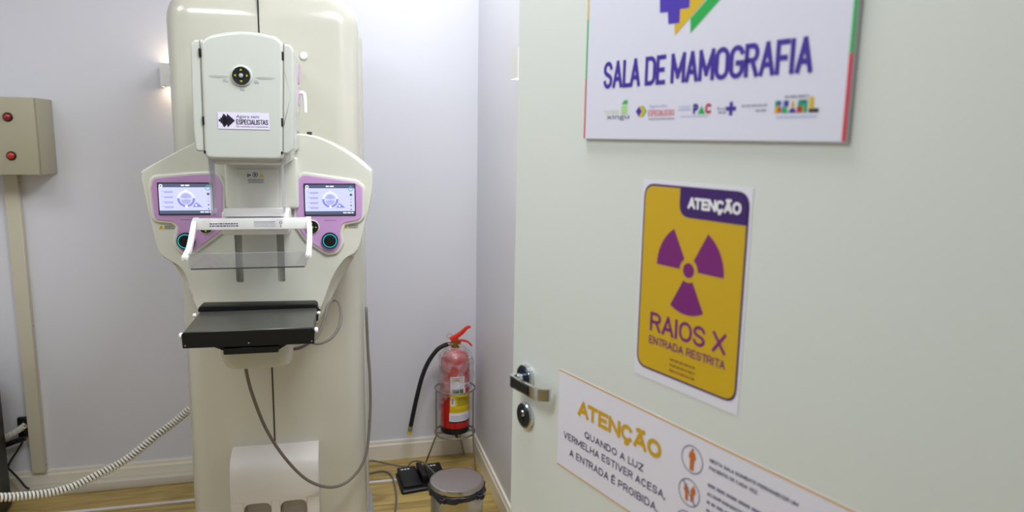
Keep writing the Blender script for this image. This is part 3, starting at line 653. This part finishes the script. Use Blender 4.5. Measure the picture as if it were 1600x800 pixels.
# sticker
b = MB('sticker', 'blackink'); P = MP(-.5035)
b.box(.1435, .2665, -.5035, -.501, 1.5135, 1.5545)
def arrow(x, k): return [(x, 1.5505), (x+.019*k, 1.5345), (x, 1.5185), (x, 1.5245), (x-.006, 1.5245), (x-.006, 1.5445), (x, 1.5445)]
for pts in ([(.1455, 1.5375), (.1455, 1.5315), (.1495, 1.5315), (.1495, 1.5275), (.1535, 1.5275), (.1535, 1.5235), (.158, 1.5235), (.172, 1.5345), (.158, 1.5455), (.1535, 1.5455), (.1535, 1.5415), (.1495, 1.5415), (.1495, 1.5375)], [(.1555, 1.5205), (.158, 1.5175), (.1745, 1.5345), (.158, 1.5515), (.1555, 1.5485)], [(.1650, 1.5220), (.1660, 1.5175), (.1842, 1.5345), (.1660, 1.5515), (.1650, 1.5470)]): shape(b, P, pts, .0003, 'blackink')
text(b, P, 'Agora tem', .1870, .2415, 1.5415, .0078, .0003, 'blackink', 0); caps(b, P, 'ESPECIALISTAS', .1868, .2635, 1.5252, .0126, .0018, .0003, 'blackink', .26, .40, .45); text(b, P, 'Da consulta ao tratamento', .1868, .2635, 1.5185, .0040, .0003, 'blackink')
mpart(b, 'slogan_sticker', flat=True)
# white knobs and two thin lilac patches beside the head
b = MB('pink'); b.box(.327, .3303, -.30, -.24, 1.645, 1.70, .0005, 1); mpart(b, 'side_patch'); b = MB('pink'); b.box(.326, .3283, -.30, -.24, 1.585, 1.635, .0005, 1); mpart(b, 'side_patch')
b = MB('white'); b.tube(catmull([(.318, -.21, 1.622), (.336, -.21, 1.624), (.341, -.21, 1.610), (.341, -.21, 1.568)], 5), .006, 10); b.box(.30, .318, -.215, -.205, 1.617, 1.627); mpart(b, 'side_lever')
b = MB('white'); b.lathe([(.012, 0), (.012, .008), (.009, .011), (.0001, .012)], (.332, -.0, 1.752), n=20, axis='y'); mpart(b, 'column_button')
b = MB('dark'); b.box(.342, .356, -.17, -.13, 1.503, 1.512, .002, 1); mpart(b, 'shoulder_latch')

# control panels
LPN = [(-.087, 1.345), (-.080, 1.373), (.030, 1.384), (.090, 1.386), (.104, 1.352), (.097, 1.222), (.062, 1.195), (.014, 1.159), (-.016, 1.159), (-.030, 1.187), (-.020, 1.236), (-.034, 1.250), (-.083, 1.255)]
RPN = [(.315, 1.372), (.332, 1.385), (.483, 1.363), (.503, 1.348), (.500, 1.261), (.490, 1.249), (.442, 1.240), (.434, 1.212), (.437, 1.180), (.421, 1.152), (.394, 1.149), (.336, 1.191), (.307, 1.238)]
def panel(pts, rr, sx0, sx1, sz0, sz1, dial, joy, warn, skew, sidelabel):
    lp = fillet(pts, rr, 5)
    bz = MB('rim' if False else 'gloss'); slab(bz, offset(lp, -.010), -.214, -.2285, .007, 4); bezel = mpart(bz, 'panel_bezel')
    b = MB('pink'); slab(b, lp, -.222, -.2315, .0015, 2); cp = mpart(b, 'control_panel')
    # lit touch screen
    P = MP(-.2352); b = MB('black', 's_bg'); b.box(sx0-.003, sx1+.003, -.2350, -.230, sz0-.003, sz1+.003, .0008, 1, m='black')
    w, h = sx1-sx0, sz1-sz0; X = lambda u: sx0+u*w; Zz = lambda v: sz0+v*h
    rect(b, P, sx0, sx1, sz0, sz1, 0, 's_bg'); rect(b, P, sx0, sx1, Zz(.88), sz1, .0002, 's_bar'); rect(b, P, sx0, sx1, sz0, Zz(.115), .0002, 's_bar')
    disc(b, P, X(.045), Zz(.925), .0052, .0004, 's_white', 18); disc(b, P, X(.045), Zz(.925), .0022, .0006, 's_bar', 12)
    words(b, P, X(.42), X(.58), Zz(.92), .004, .0004, 's_white', 60); words(b, P, X(.76), X(.97), Zz(.04), .0036, .0004, 's_white', 61)
    for k, v in enumerate((.74, .57, .40, .24)): rect(b, P, X(.05), X(.27), Zz(v), Zz(v+.02), .0003, 's_soft'); rect(b, P, X(.10), X(.26), Zz(v-.05), Zz(v), .0003, 's_soft')
    cx, cz, R = X(.505), Zz(.50), .0235
    disc(b, P, cx, cz, R*1.0, .0002, 's_white', 30); disc(b, P, cx, cz, R*.80, .0003, 's_bg', 30)
    disc(b, P, cx, cz, R, .0004, 's_ring', 18, 195-20, 260, .0178); disc(b, P, cx, cz, R, .0004, 's_ring', 18, 280, 365, .0178)
    disc(b, P, cx, cz+.0012, R*.60, .0005, 's_soft', 16, 10, 170); disc(b, P, cx, cz-.0012, R*.60, .0005, 's_soft', 16, 190, 350)
    disc(b, P, cx, cz+R*.98, .0045, .0005, 's_white', 14); disc(b, P, cx, cz-R*.98, .003, .0005, 's_white', 12)
    shape(b, P, [(X(.62), Zz(.23)), (X(.81), Zz(.23)), (X(.69), Zz(.39))], .0005, 's_ring'); disc(b, P, X(.69), Zz(.29), .003, .0007, 's_white', 10)
    disc(b, P, X(.92), Zz(.86), .0072, .0004, 's_teal', 22, r0=.0052); rect(b, P, X(.915), X(.926), Zz(.87), Zz(.97), .0006, 's_teal')
    for v, q in ((.66, .004), (.52, .0014), (.42, .0014), (.30, .0024), (.17, .002)): disc(b, P, X(.925), Zz(v), q, .0004, 's_dim', 10)
    mpart(b, 'screen', cp, flat=True)
    # lit dial
    x, z = dial; b = MB('black', 'cyan'); b.lathe([(.0245, 0), (.0245, .008), (.0225, .0105), (.0205, .0108)], (x, -.2315, z), m='black', n=40, axis='y'); b.lathe([(.0205, .0106), (.0203, .0112), (.0185, .0112), (.0183, .0106)], (x, -.2315, z), m='cyan', n=40, axis='y'); b.lathe([(.0183, .0106), (.017, .0112), (.0001, .0095)], (x, -.2315, z), m='black', n=40, axis='y'); mpart(b, 'dial', cp)
    b = MB('rim'); b.lathe([(.0218, 0), (.0218, .002), (.0195, .003), (.0192, .001)], (joy[0], -.2315, joy[1]), n=36, axis='y'); mpart(b, 'joystick_collar', cp)
    joystick(joy[0], -.2325, joy[1], .0185, cp)
    P = MP(-.2319); b = MB('magenta'); xm = (sx0+sx1)/2; words(b, P, xm-.018, xm+.016, sz0-.0185, .0018, 0, 'circle', 62); mpart(b, 'panel_marking', cp, flat=True)
    # warning label on the shell
    P = MP(-.2208); wx, wz = warn; b = MB('tag_y', 'blackink', 'orange')
    shape(b, P, [(wx, wz), (wx+.0145, wz), (wx+.00725, wz+.0125)], 0, 'tag_y' if skew == 0 else 'amber'); rect(b, P, wx+.0066, wx+.0079, wz+.0035, wz+.0085, .0003, 'blackink')
    for k in range(3): words(b, P, wx+.0165, wx+.045, wz+.0082-.0038*k, .0016, 0, 'blackink', 63+k)
    mpart(b, 'warning_label', flat=True)
panel(LPN, [.016, .016, .02, .02, .02, .02, .02, .022, .022, .016, .012, .012, .016], -.0665, .0760, 1.2715, 1.3585, (-.002, 1.1925), (.054, 1.2335), (-.076, 1.226), 0, 0)
panel(RPN, [.018, .018, .02, .018, .018, .012, .012, .014, .022, .022, .02, .02, .02], .3345, .4790, 1.2665, 1.3565, (.4035, 1.1875), (.352, 1.2290), (.443, 1.2225), 1, 0)

# compression paddle
b = MB('white'); b.box(.118, .294, -.36, -.215, 1.224, 1.290, .006, 3); b.box(.125, .287, -.372, -.35, 1.276, 1.30, .006, 2); mpart(b, 'paddle_carriage')
for x in (.140, .252):
    b = MB('seam'); b.lathe([(.0085, 0), (.0085, .003), (.006, .007), (.0001, .008)], (x, -.335, 1.2895), n=20); mpart(b, 'carriage_knob')
b = MB('white'); b.box(.058, .350, -.392, -.362, 1.243, 1.273, .003, 2); pb = mpart(b, 'paddle_bar')
P = MP(-.3924); b = MB('blackink')
for k in range(2): words(b, P, .092, .165, 1.2585-.006*k, .003, 0, 'textink', 70+k, .8, 2.5)
mpart(b, 'paddle_notice', pb, flat=True); b = MB('textink'); rect(b, P, .206, .262, 1.2635, 1.2648, 0, 'textink')
for k in range(3): words(b, P, .206, .262, 1.2595-.0042*k, .0015, 0, 'greyink', 73+k)
mpart(b, 'paddle_label', pb, flat=True); b = MB('textink'); disc(b, P, .276, 1.262, .0040, 0, 'textink', 16, r0=.0026); rect(b, P, .2752, .2768, 1.2495, 1.256, 0, 'textink')
mpart(b, 'paddle_symbol', pb, flat=True)
for sgn in (0, 1):
    b = MB('white'); x = .0545 if sgn == 0 else .3495
    ex = .0545 if sgn == 0 else .3545
    pts = catmull([(x, -.370, 1.262), (x-(.001 if sgn == 0 else -.001), -.395, 1.256), (ex, -.435, 1.232), (ex, -.475, 1.207), (ex, -.50, 1.198), (ex, -.532, 1.192)], 4)
    L = []
    for i, p in enumerate(pts):
        t = i/(len(pts)-1); hz = .013+(.006-.013)*t; L.append([(p.x+a*.0065, p.y+c*.004, p.z+c*hz) for a, c in ((-1, -1), (1, -1), (1, 1), (-1, 1))])
    b.loft(L); b.lathe([(.0085, 0), (.0085, .004), (.006, .006)], (ex, -.530, 1.192), n=16, axis='y'); mpart(b, 'paddle_arm', angle=50)
# clear tray
t0, t1, yb, yf, zb, zt = .066, .349, -.34, -.55, 1.166, 1.203
b = MB('acrylic', 'acrylic_edge', 'acrylic_dark'); th = .0028
b.box(t0, t1, yf, yf+th, zb, zt, m='acrylic_tray'); b.box(t0, t0+th, yf+th, yb, zb, zt, m='acrylic'); b.box(t1-th, t1, yf+th, yb, zb, zt, m='acrylic'); b.box(t0+th, t1-th, yb-th, yb, zb, zt+.03, m='acrylic'); b.box(t0+th, t1-th, yf+th, yb-th, zb, zb+th, m='acrylic')
tr = mpart(b, 'paddle_tray')
b = MB('acrylic_dark'); b.box(t0+.004, t1-.004, yf-.0006, yf+th+.004, zb-.0030, zb-.0002, m='acrylic_dark'); tag(mpart(b, 'tray_lower_edge', tr), 'dark lower edge of the clear tray')
b = MB('acrylic_edge'); b.box(t0, t1, yf, yf+th, zt, zt+.0012, m='acrylic_edge'); mpart(b, 'tray_rim', tr)
# clear face shield hanging from the head
b = MB('acrylic'); b.box(.110, .287, -.452, -.449, 1.290, 1.438, m='acrylic'); fs = mpart(b, 'face_shield')
b = MB('acrylic_edge'); b.box(.1075, .110, -.455, -.375, 1.290, 1.438, m='acrylic_edge'); mpart(b, 'shield_side', fs); b = MB('acrylic_edge'); b.box(.287, .2895, -.455, -.385, 1.290, 1.438, m='acrylic_edge'); mpart(b, 'shield_side', fs)

# support table
A = math.radians(.9)
b = MB('carbon'); b.box(.043, .363, -.548, -.325, .985, 1.0025, .002, 1); tb = mpart(b, 'table_top')
b = MB('blackm', 'chrome'); lp = [(.041, .961), (.363, .958), (.365, .992), (.362, .9975), (.043, 1.0015), (.039, .996), (.0395, .989)]
b.loft([[(x, y, z) for x, z in lp] for y in (-.552, -.545)]); b.box(.043, .362, -.546, -.33, .962, .985)
for x, z in ((.047, .968), (.2, .968), (.357, .965)): b.lathe([(.0022, 0), (.0022, .001), (.0001, .0014)], (x, -.552, z), n=10, m='chrome', axis='y')
mpart(b, 'table_rim')
b = MB('blackm'); lp = fillet([(.038, 1.002), (.365, .995), (.365, 1.010), (.358, 1.015), (.048, 1.020), (.040, 1.014)], .004, 3); slab(b, lp, -.285, -.333, .003, 2); b.box(.360, .3665, -.331, -.287, .962, 1.006, .002, 1); mpart(b, 'table_backrail')
b = MB('blackm'); 
b.loft([[(.098, y, .961), (.306, y, .960), (.272, y, .940), (.140, y, .941)] for y in (-.53, -.40)]); b.box(.136, .272, -.548, -.50, .937, .955, .002, 1); mpart(b, 'table_bracket')
def knob(x, y, z, d, m='white', r=.008):
    b = MB(m); s_ = 1 if d > 0 else -1
    L = [[(x+s_*h, y+rr*math.cos(2*PI*k/16), z+rr*math.sin(2*PI*k/16)) for k in range(16)] for rr, h in ((r*.8, 0), (r, .002), (r, .007), (r*.6, .0095))]
    b.loft(L); mpart(b, 'table_knob')
knob(.040, -.535, .990, -1); knob(.040, -.36, 1.0, -1, r=.006); knob(.364, -.535, .990, 1); knob(.3665, -.31, .994, 1, 'steel', .006); knob(.364, -.345, .990, 1, r=.005)

# ------------------------------------------------------------------ cables
def m2w(x, y, z): return MC + mxv*x + myv*y + zz*z
def cord(name, pts, r, m, label, cat='cable', k=8, group=None):
    b = MB(m); c = catmull(pts, k); b.tube(c, r, 8); return tag(b.build(name), label, cat, group)
cord('machine_cable', [m2w(*p) for p in [(.150, -.26, .852), (.151, -.262, .80), (.165, -.255, .72), (.198, -.235, .60), (.25, -.20, .48), (.315, -.15, .375), (.388, -.10, .32), (.452, -.06, .325), (.503, -.02, .385), (.522, .02, .52), (.524, .03, .65), (.519, .04, .76), (.516, .045, .88), (.516, .06, .905)]], .0052, 'cable', 'long grey cable looping under the black table and up the right flank of the machine')
cord('table_cable', [m2w(*p) for p in [(.335, -.40, .958), (.338, -.40, .935), (.348, -.39, .916), (.372, -.37, .906), (.402, -.35, .914), (.425, -.32, .94), (.432, -.28, .97), (.425, -.24, .995), (.408, -.225, 1.0), (.392, -.24, .985), (.383, -.27, .955), (.362, -.32, .915), (.325, -.345, .892), (.292, -.35, .886), (.275, -.34, .89)]], .0048, 'cable', 'short grey cable loop at the right end of the black table')

# spiral wrapped hoses
def spiral(name, ctrl, R, r, pitch_, label):
    c = catmull(ctrl, 40); L = [0]
    for a, d in zip(c, c[1:]): L.append(L[-1]+(d-a).length)
    b = MB('spiral', 'cable'); pts = []; steps = int(L[-1]/pitch_*14); j = 0; nv = None
    for i in range(steps+1):
        d = min(L[-1]*i/steps, L[-1]-1e-6)
        while j < len(L)-2 and L[j+1] < d: j += 1
        u = (d-L[j])/max(1e-9, L[j+1]-L[j]); p = c[j].lerp(c[j+1], u); t = (c[j+1]-c[j]).normalized()
        if nv is None: nv = t.orthogonal().normalized()
        nv = (nv - t*nv.dot(t)).normalized(); bv = t.cross(nv); a = 2*PI*d/pitch_
        pts.append(p + (nv*math.cos(a)+bv*math.sin(a))*R)
    b.tube(pts, r, 6, 'spiral'); b.tube(c[::6]+[c[-1]], R*.5, 8, 'cable')
    return tag(b.build(name, angle=80), label, 'cable')
spiral('spiral_wrapped_cable', [(-.495, 2.72, .52), (-.575, 2.72, .452), (-.647, 2.69, .405), (-.728, 2.66, .348), (-.806, 2.62, .318), (-.905, 2.57, .294), (-1.005, 2.52, .308), (-1.095, 2.47, .340), (-1.20, 2.42, .392)], .0112, .0042, .0112, 'long white spiral wrapped cable drooping from the machine to the left')
spiral('spiral_wrapped_cable', [(-1.40, 3.15, .247), (-1.335, 3.155, .262), (-1.30, 3.16, .271), (-1.268, 3.165, .287), (-1.2365, 3.168, .310)], .0095, .0036, .0080, 'short white spiral wrapped cable behind the beige conduit at the far left')

# ------------------------------------------------------------------ left wall items
eb = empty('electrical_box', (-1.2, WY, 1.335), 'beige metal electrical box with two red indicator lights on the left wall', 'electrical box')
def at0(mb, name, root, parent=None, **k): return mb.build(name, parent or root, offs=-Vector(root.location), **k)
b = MB('boxpaint'); b.box(-1.355, -1.05, 3.05, WY, 1.336, 1.622, .004, 2); at0(b, 'enclosure', eb)
b = MB('boxpaint'); b.box(-1.357, -1.0545, 3.030, 3.047, 1.338, 1.620, .003, 2); ed = at0(b, 'enclosure_door', eb)
for z, m_ in ((1.5495, 'lampred'), (1.4085, 'lampred2')):
    b = MB('black'); b.lathe([(.0165, 0), (.0165, .004), (.0135, .007), (.0125, .004)], (-1.1405, 3.030, z), n=28, axis='y'); l = at0(b, 'lamp_bezel', eb, ed)
    b = MB(m_); b.lathe([(.0125, .002), (.0125, .009), (.010, .0135), (.006, .0155), (.0001, .016)], (-1.1405, 3.030, z), n=28, axis='y'); at0(b, 'indicator_light', eb, ed)
cd = empty('conduit', (-1.2, WY, .09), 'beige vertical trunking running down from the electrical box to the baseboard', 'conduit')
b = MB('beige'); b.box(-1.233, -1.183, 3.176, WY, .0925, 1.337, .002, 1); at0(b, 'trunking', cd)
for z in (1.30, .72, .12):
    b = MB('brass'); x = -1.183; b.loft([[(x+h, 3.19+rr*math.cos(2*PI*k/12), z+rr*math.sin(2*PI*k/12)) for k in range(12)] for rr, h in ((.003, -.0005), (.003, .001), (.0015, .002))]); at0(b, 'screw', cd)
b = MB('raceway'); b.box(-1.262, -.56, 3.152, WY-.0135, 0, .036, .003, 2); tag(b.build('floor_raceway'), 'cream floor raceway lying along the foot of the back baseboard', 'cable raceway')
so = empty('wall_socket', (-1.245, WY, .26), 'black wall socket plate partly behind the beige conduit', 'wall socket')
b = MB('black'); b.box(-1.272, -1.2335, 3.186, WY, .25, .335, .003, 2); at0(b, 'plate', so)
b = MB('black'); b.box(-1.262, -1.2365, 3.176, 3.186, .262, .288, .004, 2); at0(b, 'plug', so)
cord('power_cord', [(-1.248, 3.182, .258), (-1.262, 3.182, .225), (-1.283, 3.178, .19), (-1.305, 3.170, .155), (-1.315, 3.16, .12), (-1.32, 3.15, .07), (-1.322, 3.14, .02)], .0042, 'bcable', 'thin black cord hanging from the wall socket at far left')
cord('power_cord', [(-1.36, 3.13, .20), (-1.328, 3.14, .175), (-1.30, 3.145, .135), (-1.27, 3.145, .09), (-1.245, 3.138, .055), (-1.232, 3.138, .046)], .0042, 'bcable', 'thin black cord slanting down behind the white spiral cable at far left')
b = MB('black'); b.tube([(-1.40, 3.145, .213), (-1.325, 3.15, .232), (-1.275, 3.155, .247), (-1.2365, 3.158, .258)], .011, 10); tag(b.build('thick_cable'), 'thick black cable under the short spiral cable at far left', 'cable')
kb = empty('equipment_cabinet', (-1.46, 2.93, 0), 'black equipment cabinet edge at the far left of the floor', 'cabinet')
b = MB('black'); b.box(-1.59, -1.272, 2.78, 3.075, .012, .60, .006, 2); at0(b, 'cabinet_body', kb)
b = MB('blackm'); b.box(-1.585, -1.276, 2.768, 2.779, .03, .585, .003, 1); at0(b, 'cabinet_door', kb)
for x in (-1.56, -1.30):
    for y in (2.81, 3.045): b = MB('rubber'); b.box(x-.015, x+.015, y-.015, y+.015, 0, .012, .002, 1); at0(b, 'foot', kb)

# wall lamps (up-and-down boxes)
def wall_lamp(loc, rz, label, watt=.15):
    r = empty('wall_lamp', loc, label, 'wall lamp', rz, 'up and down wall lamps')
    b = MB('rim'); w, d, h = .05, .062, .046
    for x0, x1, y0, y1 in ((-w, w, -d, -d+.003), (-w, w, -.003, -.0002), (-w, -w+.003, -d+.003, -.003), (w-.003, w, -d+.003, -.003)): b.box(x0, x1, y0, y1, -h, h)
    b.box(-w+.003, w-.003, -d+.003, -.003, -.006, .006); b.build('housing', r)
    for s_ in (1, -1):
        b = MB('bulb'); b.box(-.018, .018, -.045, -.018, s_*.0065 if s_ > 0 else -.012, .012 if s_ > 0 else -.0065, .002, 1); b.build('bulb', r)
        l = bpy.data.lights.new('sconce_glow', 'AREA'); l.shape = 'RECTANGLE'; l.size = .07; l.size_y = .04; l.energy = watt; l.color = (1, .74, .48)
        lo = bpy.data.objects.new('sconce_glow', l); COL.objects.link(lo); lo.parent = r; lo.location = (0, -.031, s_*.04); lo.rotation_euler = (PI if s_ > 0 else 0, 0, 0)
    return r
wall_lamp((-.592, WY, 1.728), 0, 'white wall lamp box on the back wall, half hidden behind the machine column')
wall_lamp((WX, 2.315, 1.742), -PI/2, 'white wall lamp box on the right wall, half hidden behind the door edge', .4)

# ------------------------------------------------------------------ fire extinguisher on its stand
EX, EY = .526, 3.055
st = empty('extinguisher_stand', (EX, EY, 0), 'grey wire tripod stand with two rings holding the extinguisher', 'stand')
b = MB('wire'); b.ring((0, 0, .385), .0905, .0042); b.build('upper_ring', st)
b = MB('wire'); b.ring((0, 0, .176), .0905, .0042); b.box(-.088, .088, -.006, .006, .1715, .1755); b.box(-.006, .006, -.088, .088, .1675, .1715); b.build('lower_ring', st)
for a, ft in ((200, (-.137, .028)), (75, (.066, .110)), (318, (.085, -.075))):
    a = math.radians(a); R = .0965; b = MB('wire'); b.tube([(R*math.cos(a), R*math.sin(a), .387), (R*math.cos(a), R*math.sin(a), .20), (R*math.cos(a), R*math.sin(a), .176), (ft[0], ft[1], .004)], .0042, 8)
    b.lathe([(.006, 0), (.006, .008), (.004, .01)], (ft[0], ft[1], 0), n=10); b.build('leg', st)
fe = empty('fire_extinguisher', (EX, EY, .181), 'red fire extinguisher in a clear plastic bag with a yellow label', 'fire extinguisher', math.radians(0))
b = MB('red', 'black'); b.lathe([(.055, 0), (.063, .002), (.0655, .008), (.0658, .032)], m='black'); b.lathe([(.0658, .032), (.0658, .32), (.064, .34), (.057, .360), (.044, .374), (.026, .382), (.02, .384), (.02, .392)], m='red'); b.build('cylinder', fe)
# wrapped label on the front of the cylinder
def wrap(mb, a0, a1, z0, z1, m, r, n=12):
    A = [math.radians(a0+(a1-a0)*k/n) for k in range(n+1)]
    for a, c in zip(A, A[1:]): mb.poly([(r*math.sin(a), -r*math.cos(a), z0), (r*math.sin(c), -r*math.cos(c), z0), (r*math.sin(c), -r*math.cos(c), z1), (r*math.sin(a), -r*math.cos(a), z1)], m)
b = MB('paper', 'tag_y', 'tag_g', 'black', 'redink', 'gold'); r0 = .0662
wrap(b, -32, 78, .066, .106, 'paper', r0); wrap(b, -36, 80, .060, .0665, 'black', r0); wrap(b, -30, 78, .106, .190, 'tag_y', r0); wrap(b, -28, 30, .190, .275, 'paper', r0); wrap(b, 30, 78, .190, .24, 'paper', r0)
wrap(b, -20, 6, .193, .216, 'tag_g', r0+.0003); wrap(b, 8, 24, .193, .216, 'tag_g', r0+.0003); wrap(b, 34, 62, .195, .218, 'redink', r0+.0003); wrap(b, 30, 50, .22, .235, 'redink', r0+.0003); wrap(b, -22, 20, .255, .262, 'gold', r0+.0003); wrap(b, -24, 24, .266, .269, 'black', r0+.0003)
wrap(b, -26, -10, .140, .180, 'paper', r0+.0003); wrap(b, -23, -15, .147, .172, 'greyink', r0+.0006)
for k in range(6): wrap(b, -2+2*(k % 2), 60-5*(k % 3), .140+k*.007, .1422+k*.007, 'blackink', r0+.0003)
for k in range(3): wrap(b, -24, 70, .112+k*.006, .1135+k*.006, 'gold', r0+.0003)
for k in range(3): wrap(b, -26, 60-8*k, .074+k*.008, .0765+k*.008, 'greyink', r0+.0003)
b.build('label', fe, flat=True)
# crumpled clear bag
b = MB('bag'); L = []; N = 64; rg = random.Random(9); ph = [rg.uniform(0, 6.28) for _ in range(8)]
for k in range(22):
    t = k/21; z = .150 + t*.25; row = []
    for i in range(N):
        a = 2*PI*i/N; rr = .0715 - (.035*max(0, t-.86)/.14)
        rr += .0035*math.sin(5*a+ph[0]+9*t)*math.sin(7*t+ph[1]) + .0025*math.sin(11*a+ph[2]-17*t) + .002*math.sin(3*a+ph[3]+25*t)
        if math.cos(a-.3) > .6: rr += .016*(math.cos(a-.3)-.6)/.4*max(0, math.sin(PI*min(1, t*1.15)))
        dz = .075*math.cos(a+1.0) * (1-t)
        row.append((rr*math.cos(a), rr*math.sin(a), z+dz))
    L.append(row)
b.loft(L, cap0=False, cap1=False); tag(b.build('plastic_bag', fe, angle=180), 'crumpled clear plastic bag')
b = MB('brass', 'steel'); b.lathe([(.017, .388), (.017, .40), (.012, .402), (.012, .425), (.015, .427), (.015, .436)], m='brass', n=20); b.tube([(-.01, 0, .41), (-.036, -.004, .4105)], .0085, 12, 'steel'); b.tube([(.012, 0, .412), (.026, -.004, .412)], .006, 10, 'brass'); b.build('valve', fe)
def bar(mb, pts, w, h, m=None):
    c = catmull(pts, 5); L = []
    for i, p in enumerate(c):
        t = (c[min(len(c)-1, i+1)]-c[max(0, i-1)]).normalized(); n = Vector((-t.z, 0, t.x)); k = i/(len(c)-1); ww = w[0]+(w[1]-w[0])*k; hh = h[0]+(h[1]-h[0])*k
        L.append([p+n*hh*q+Vector((0, ww*e, 0)) for q, e in ((-1, -1), (-1, 1), (.6, 1), (1, .5), (1, -.5), (.6, -1))])
    mb.loft(L, m)
b = MB('redp'); bar(b, [(-.022, -.002, .428), (-.004, -.004, .440), (.028, -.008, .463), (.050, -.010, .484), (.066, -.012, .489)], (.013, .009), (.0115, .0045)); b.build('upper_lever', fe)
b = MB('redp'); bar(b, [(.004, -.002, .424), (.030, -.006, .425), (.052, -.010, .420), (.068, -.012, .406), (.073, -.013, .400)], (.010, .006), (.004, .004)); b.build('lower_lever', fe)
b = MB('wire'); b.ring((-.027, -.004, .447), .012, .0011, 'y', 24, 6); b.tube([(-.02, -.016, .436), (-.02, .016, .436)], .0016, 6); b.build('safety_pin', fe)
b = MB('rubber'); hp = catmull([(-.034, -.004, .410), (-.055, -.006, .404), (-.085, -.008, .385), (-.122, -.010, .335), (-.150, -.012, .270), (-.170, -.013, .195), (-.186, -.014, .125), (-.203, -.015, .042)], 7); b.tube(hp, .0098, 12); hz = b.build('hose', fe)
b = MB('steel'); b.tube([(-.2025, -.015, .044), (-.207, -.0152, .020)], .0098, 12); b.build('hose_ferrule', fe).parent = hz
b = MB('tag_y'); b.tube([(-.207, -.0152, .020), (-.2105, -.0154, .004)], .0085, 12); tag(b.build('nozzle_tip', fe), 'yellow nozzle tip'); bpy.data.objects['nozzle_tip'].parent = hz

# ------------------------------------------------------------------ waste bin and its liner
wb = empty('waste_bin', (.4295, 2.444, 0), 'round stainless steel pedal bin in front of the extinguisher', 'bin')
b = MB('steel', 'rubber'); b.lathe([(.101, 0), (.103, .002), (.103, .014), (.1, .016)], m='rubber', n=56); b.lathe([(.098, .014), (.098, .228), (.094, .228), (.094, .02)], m='steel', n=56); b.build('body', wb)
b = MB('lid', 'steel'); b.lathe([(.1000, .232), (.1005, .246), (.0985, .2505), (.096, .251)], m='steel', n=64); b.lathe([(.096, .2508), (.05, .253), (.0001, .254)], m='lid', n=64); b.build('lid', wb)
b = MB('rubber'); b.box(-.022, .022, -.135, -.098, .008, .016, .003, 2); b.build('pedal', wb)
b = MB('liner'); n = 72; L = []; rl = random.Random(3)
for rr, z in ((.0975, .229), (.103, .2305), (.1065, .226), (.1065, .216), (.1035, .207), (.0992, .2045)):
    row = []
    for i in range(n):
        a = 2*PI*i/n; wv = .0022*math.sin(9*a+z*200)+.0016*math.sin(17*a+1.3)+.0012*math.sin(31*a)
        dz = .004*math.sin(4*a+.6)+.002*math.sin(11*a) if z < .226 else 0
        row.append(((rr+(wv if z < .23 and rr > .1 else 0))*math.cos(a), (rr+(wv if z < .23 and rr > .1 else 0))*math.sin(a), z+dz))
    L.append(row)
b.loft(L, cap0=False, cap1=False)
for a in (-2.25, -.85):
    x, y = .1065*math.cos(a), .1065*math.sin(a); b.tube(catmull([(x-.016, y+.004, .214), (x-.006, y-.006, .221), (x+.006, y-.006, .209), (x+.016, y+.003, .216), (x+.004, y-.008, .222), (x-.01, y-.003, .208)], 6), .0045, 8)
o = b.build('bin_liner', angle=180); o.location = (.4295, 2.444, 0); tag(o, 'black bin liner folded over the rim of the steel bin', 'bin bag')

# ------------------------------------------------------------------ foot switch on the floor
fsw = empty('foot_switch', (.35, 2.95, 0), 'black double foot pedal on the floor behind the steel bin', 'foot pedal', math.radians(6))
b = MB('black'); lp = fillet([(-.098, -.098), (.118, -.09), (.112, .09), (-.09, .088)], .014, 4); b.loft([[(x, y, z) for x, y in offset(lp, d)] for d, z in ((0, 0), (0, .012), (.004, .016))]); b.build('base', fsw)
for x0, x1 in ((-.084, -.004), (.034, .11)):
    b = MB('black'); b.loft([[(x0, -.07, .014), (x1, -.07, .014), (x1, .075, .014), (x0, .075, .014)], [(x0, -.072, .022), (x1, -.072, .022), (x1, .075, .040), (x0, .075, .040)], [(x0+.006, -.064, .026), (x1-.006, -.064, .026), (x1-.006, .068, .044), (x0+.006, .068, .044)]])
    pd = b.build('pedal', fsw); q = MB('paper'); pl_ = Plane((x0, .045, .0416), (1, 0, 0), (0, 1, .136), (0, -.136, 1)); words(q, pl_, .012, .05, 0, .008, .0006, 'whiteink', 81, 1, 1.5); q.build('marking', pd, flat=True)
b = MB('black'); b.box(.002, .028, -.05, .085, .014, .052, .006, 2); b.build('centre_guard', fsw)
cord('pedal_cable', [(.105, 2.98, .10), (.15, 3.02, .085), (.21, 3.045, .055), (.265, 3.05, .035), (.295, 3.048, .030), (.30, 3.036, .036)], .0036, 'cable', 'thin grey cable from the machine into the left foot pedal')
cord('pedal_cable', [(.09, 3.0, .03), (.14, 3.06, .008), (.20, 3.075, .0045), (.232, 3.03, .0045), (.240, 2.94, .0045), (.238, 2.82, .0045), (.222, 2.70, .0045), (.20, 2.55, .0045)], .0042, 'cable', 'grey cable lying on the floor along the left of the foot pedal')
cord('pedal_cable', [(.305, 3.07, .012), (.335, 3.06, .045), (.37, 3.0, .066), (.395, 2.94, .062), (.42, 2.88, .048), (.45, 2.82, .008)], .0032, 'cable', 'thin pale cable crossing over the top of the foot pedal')
cord('floor_cable', [(.42, 2.99, .01), (.47, 3.03, .0045), (.52, 2.99, .0045), (.565, 2.90, .0045), (.60, 2.80, .0045)], .004, 'bcable', 'thin black cable curving over the floor behind the steel bin')
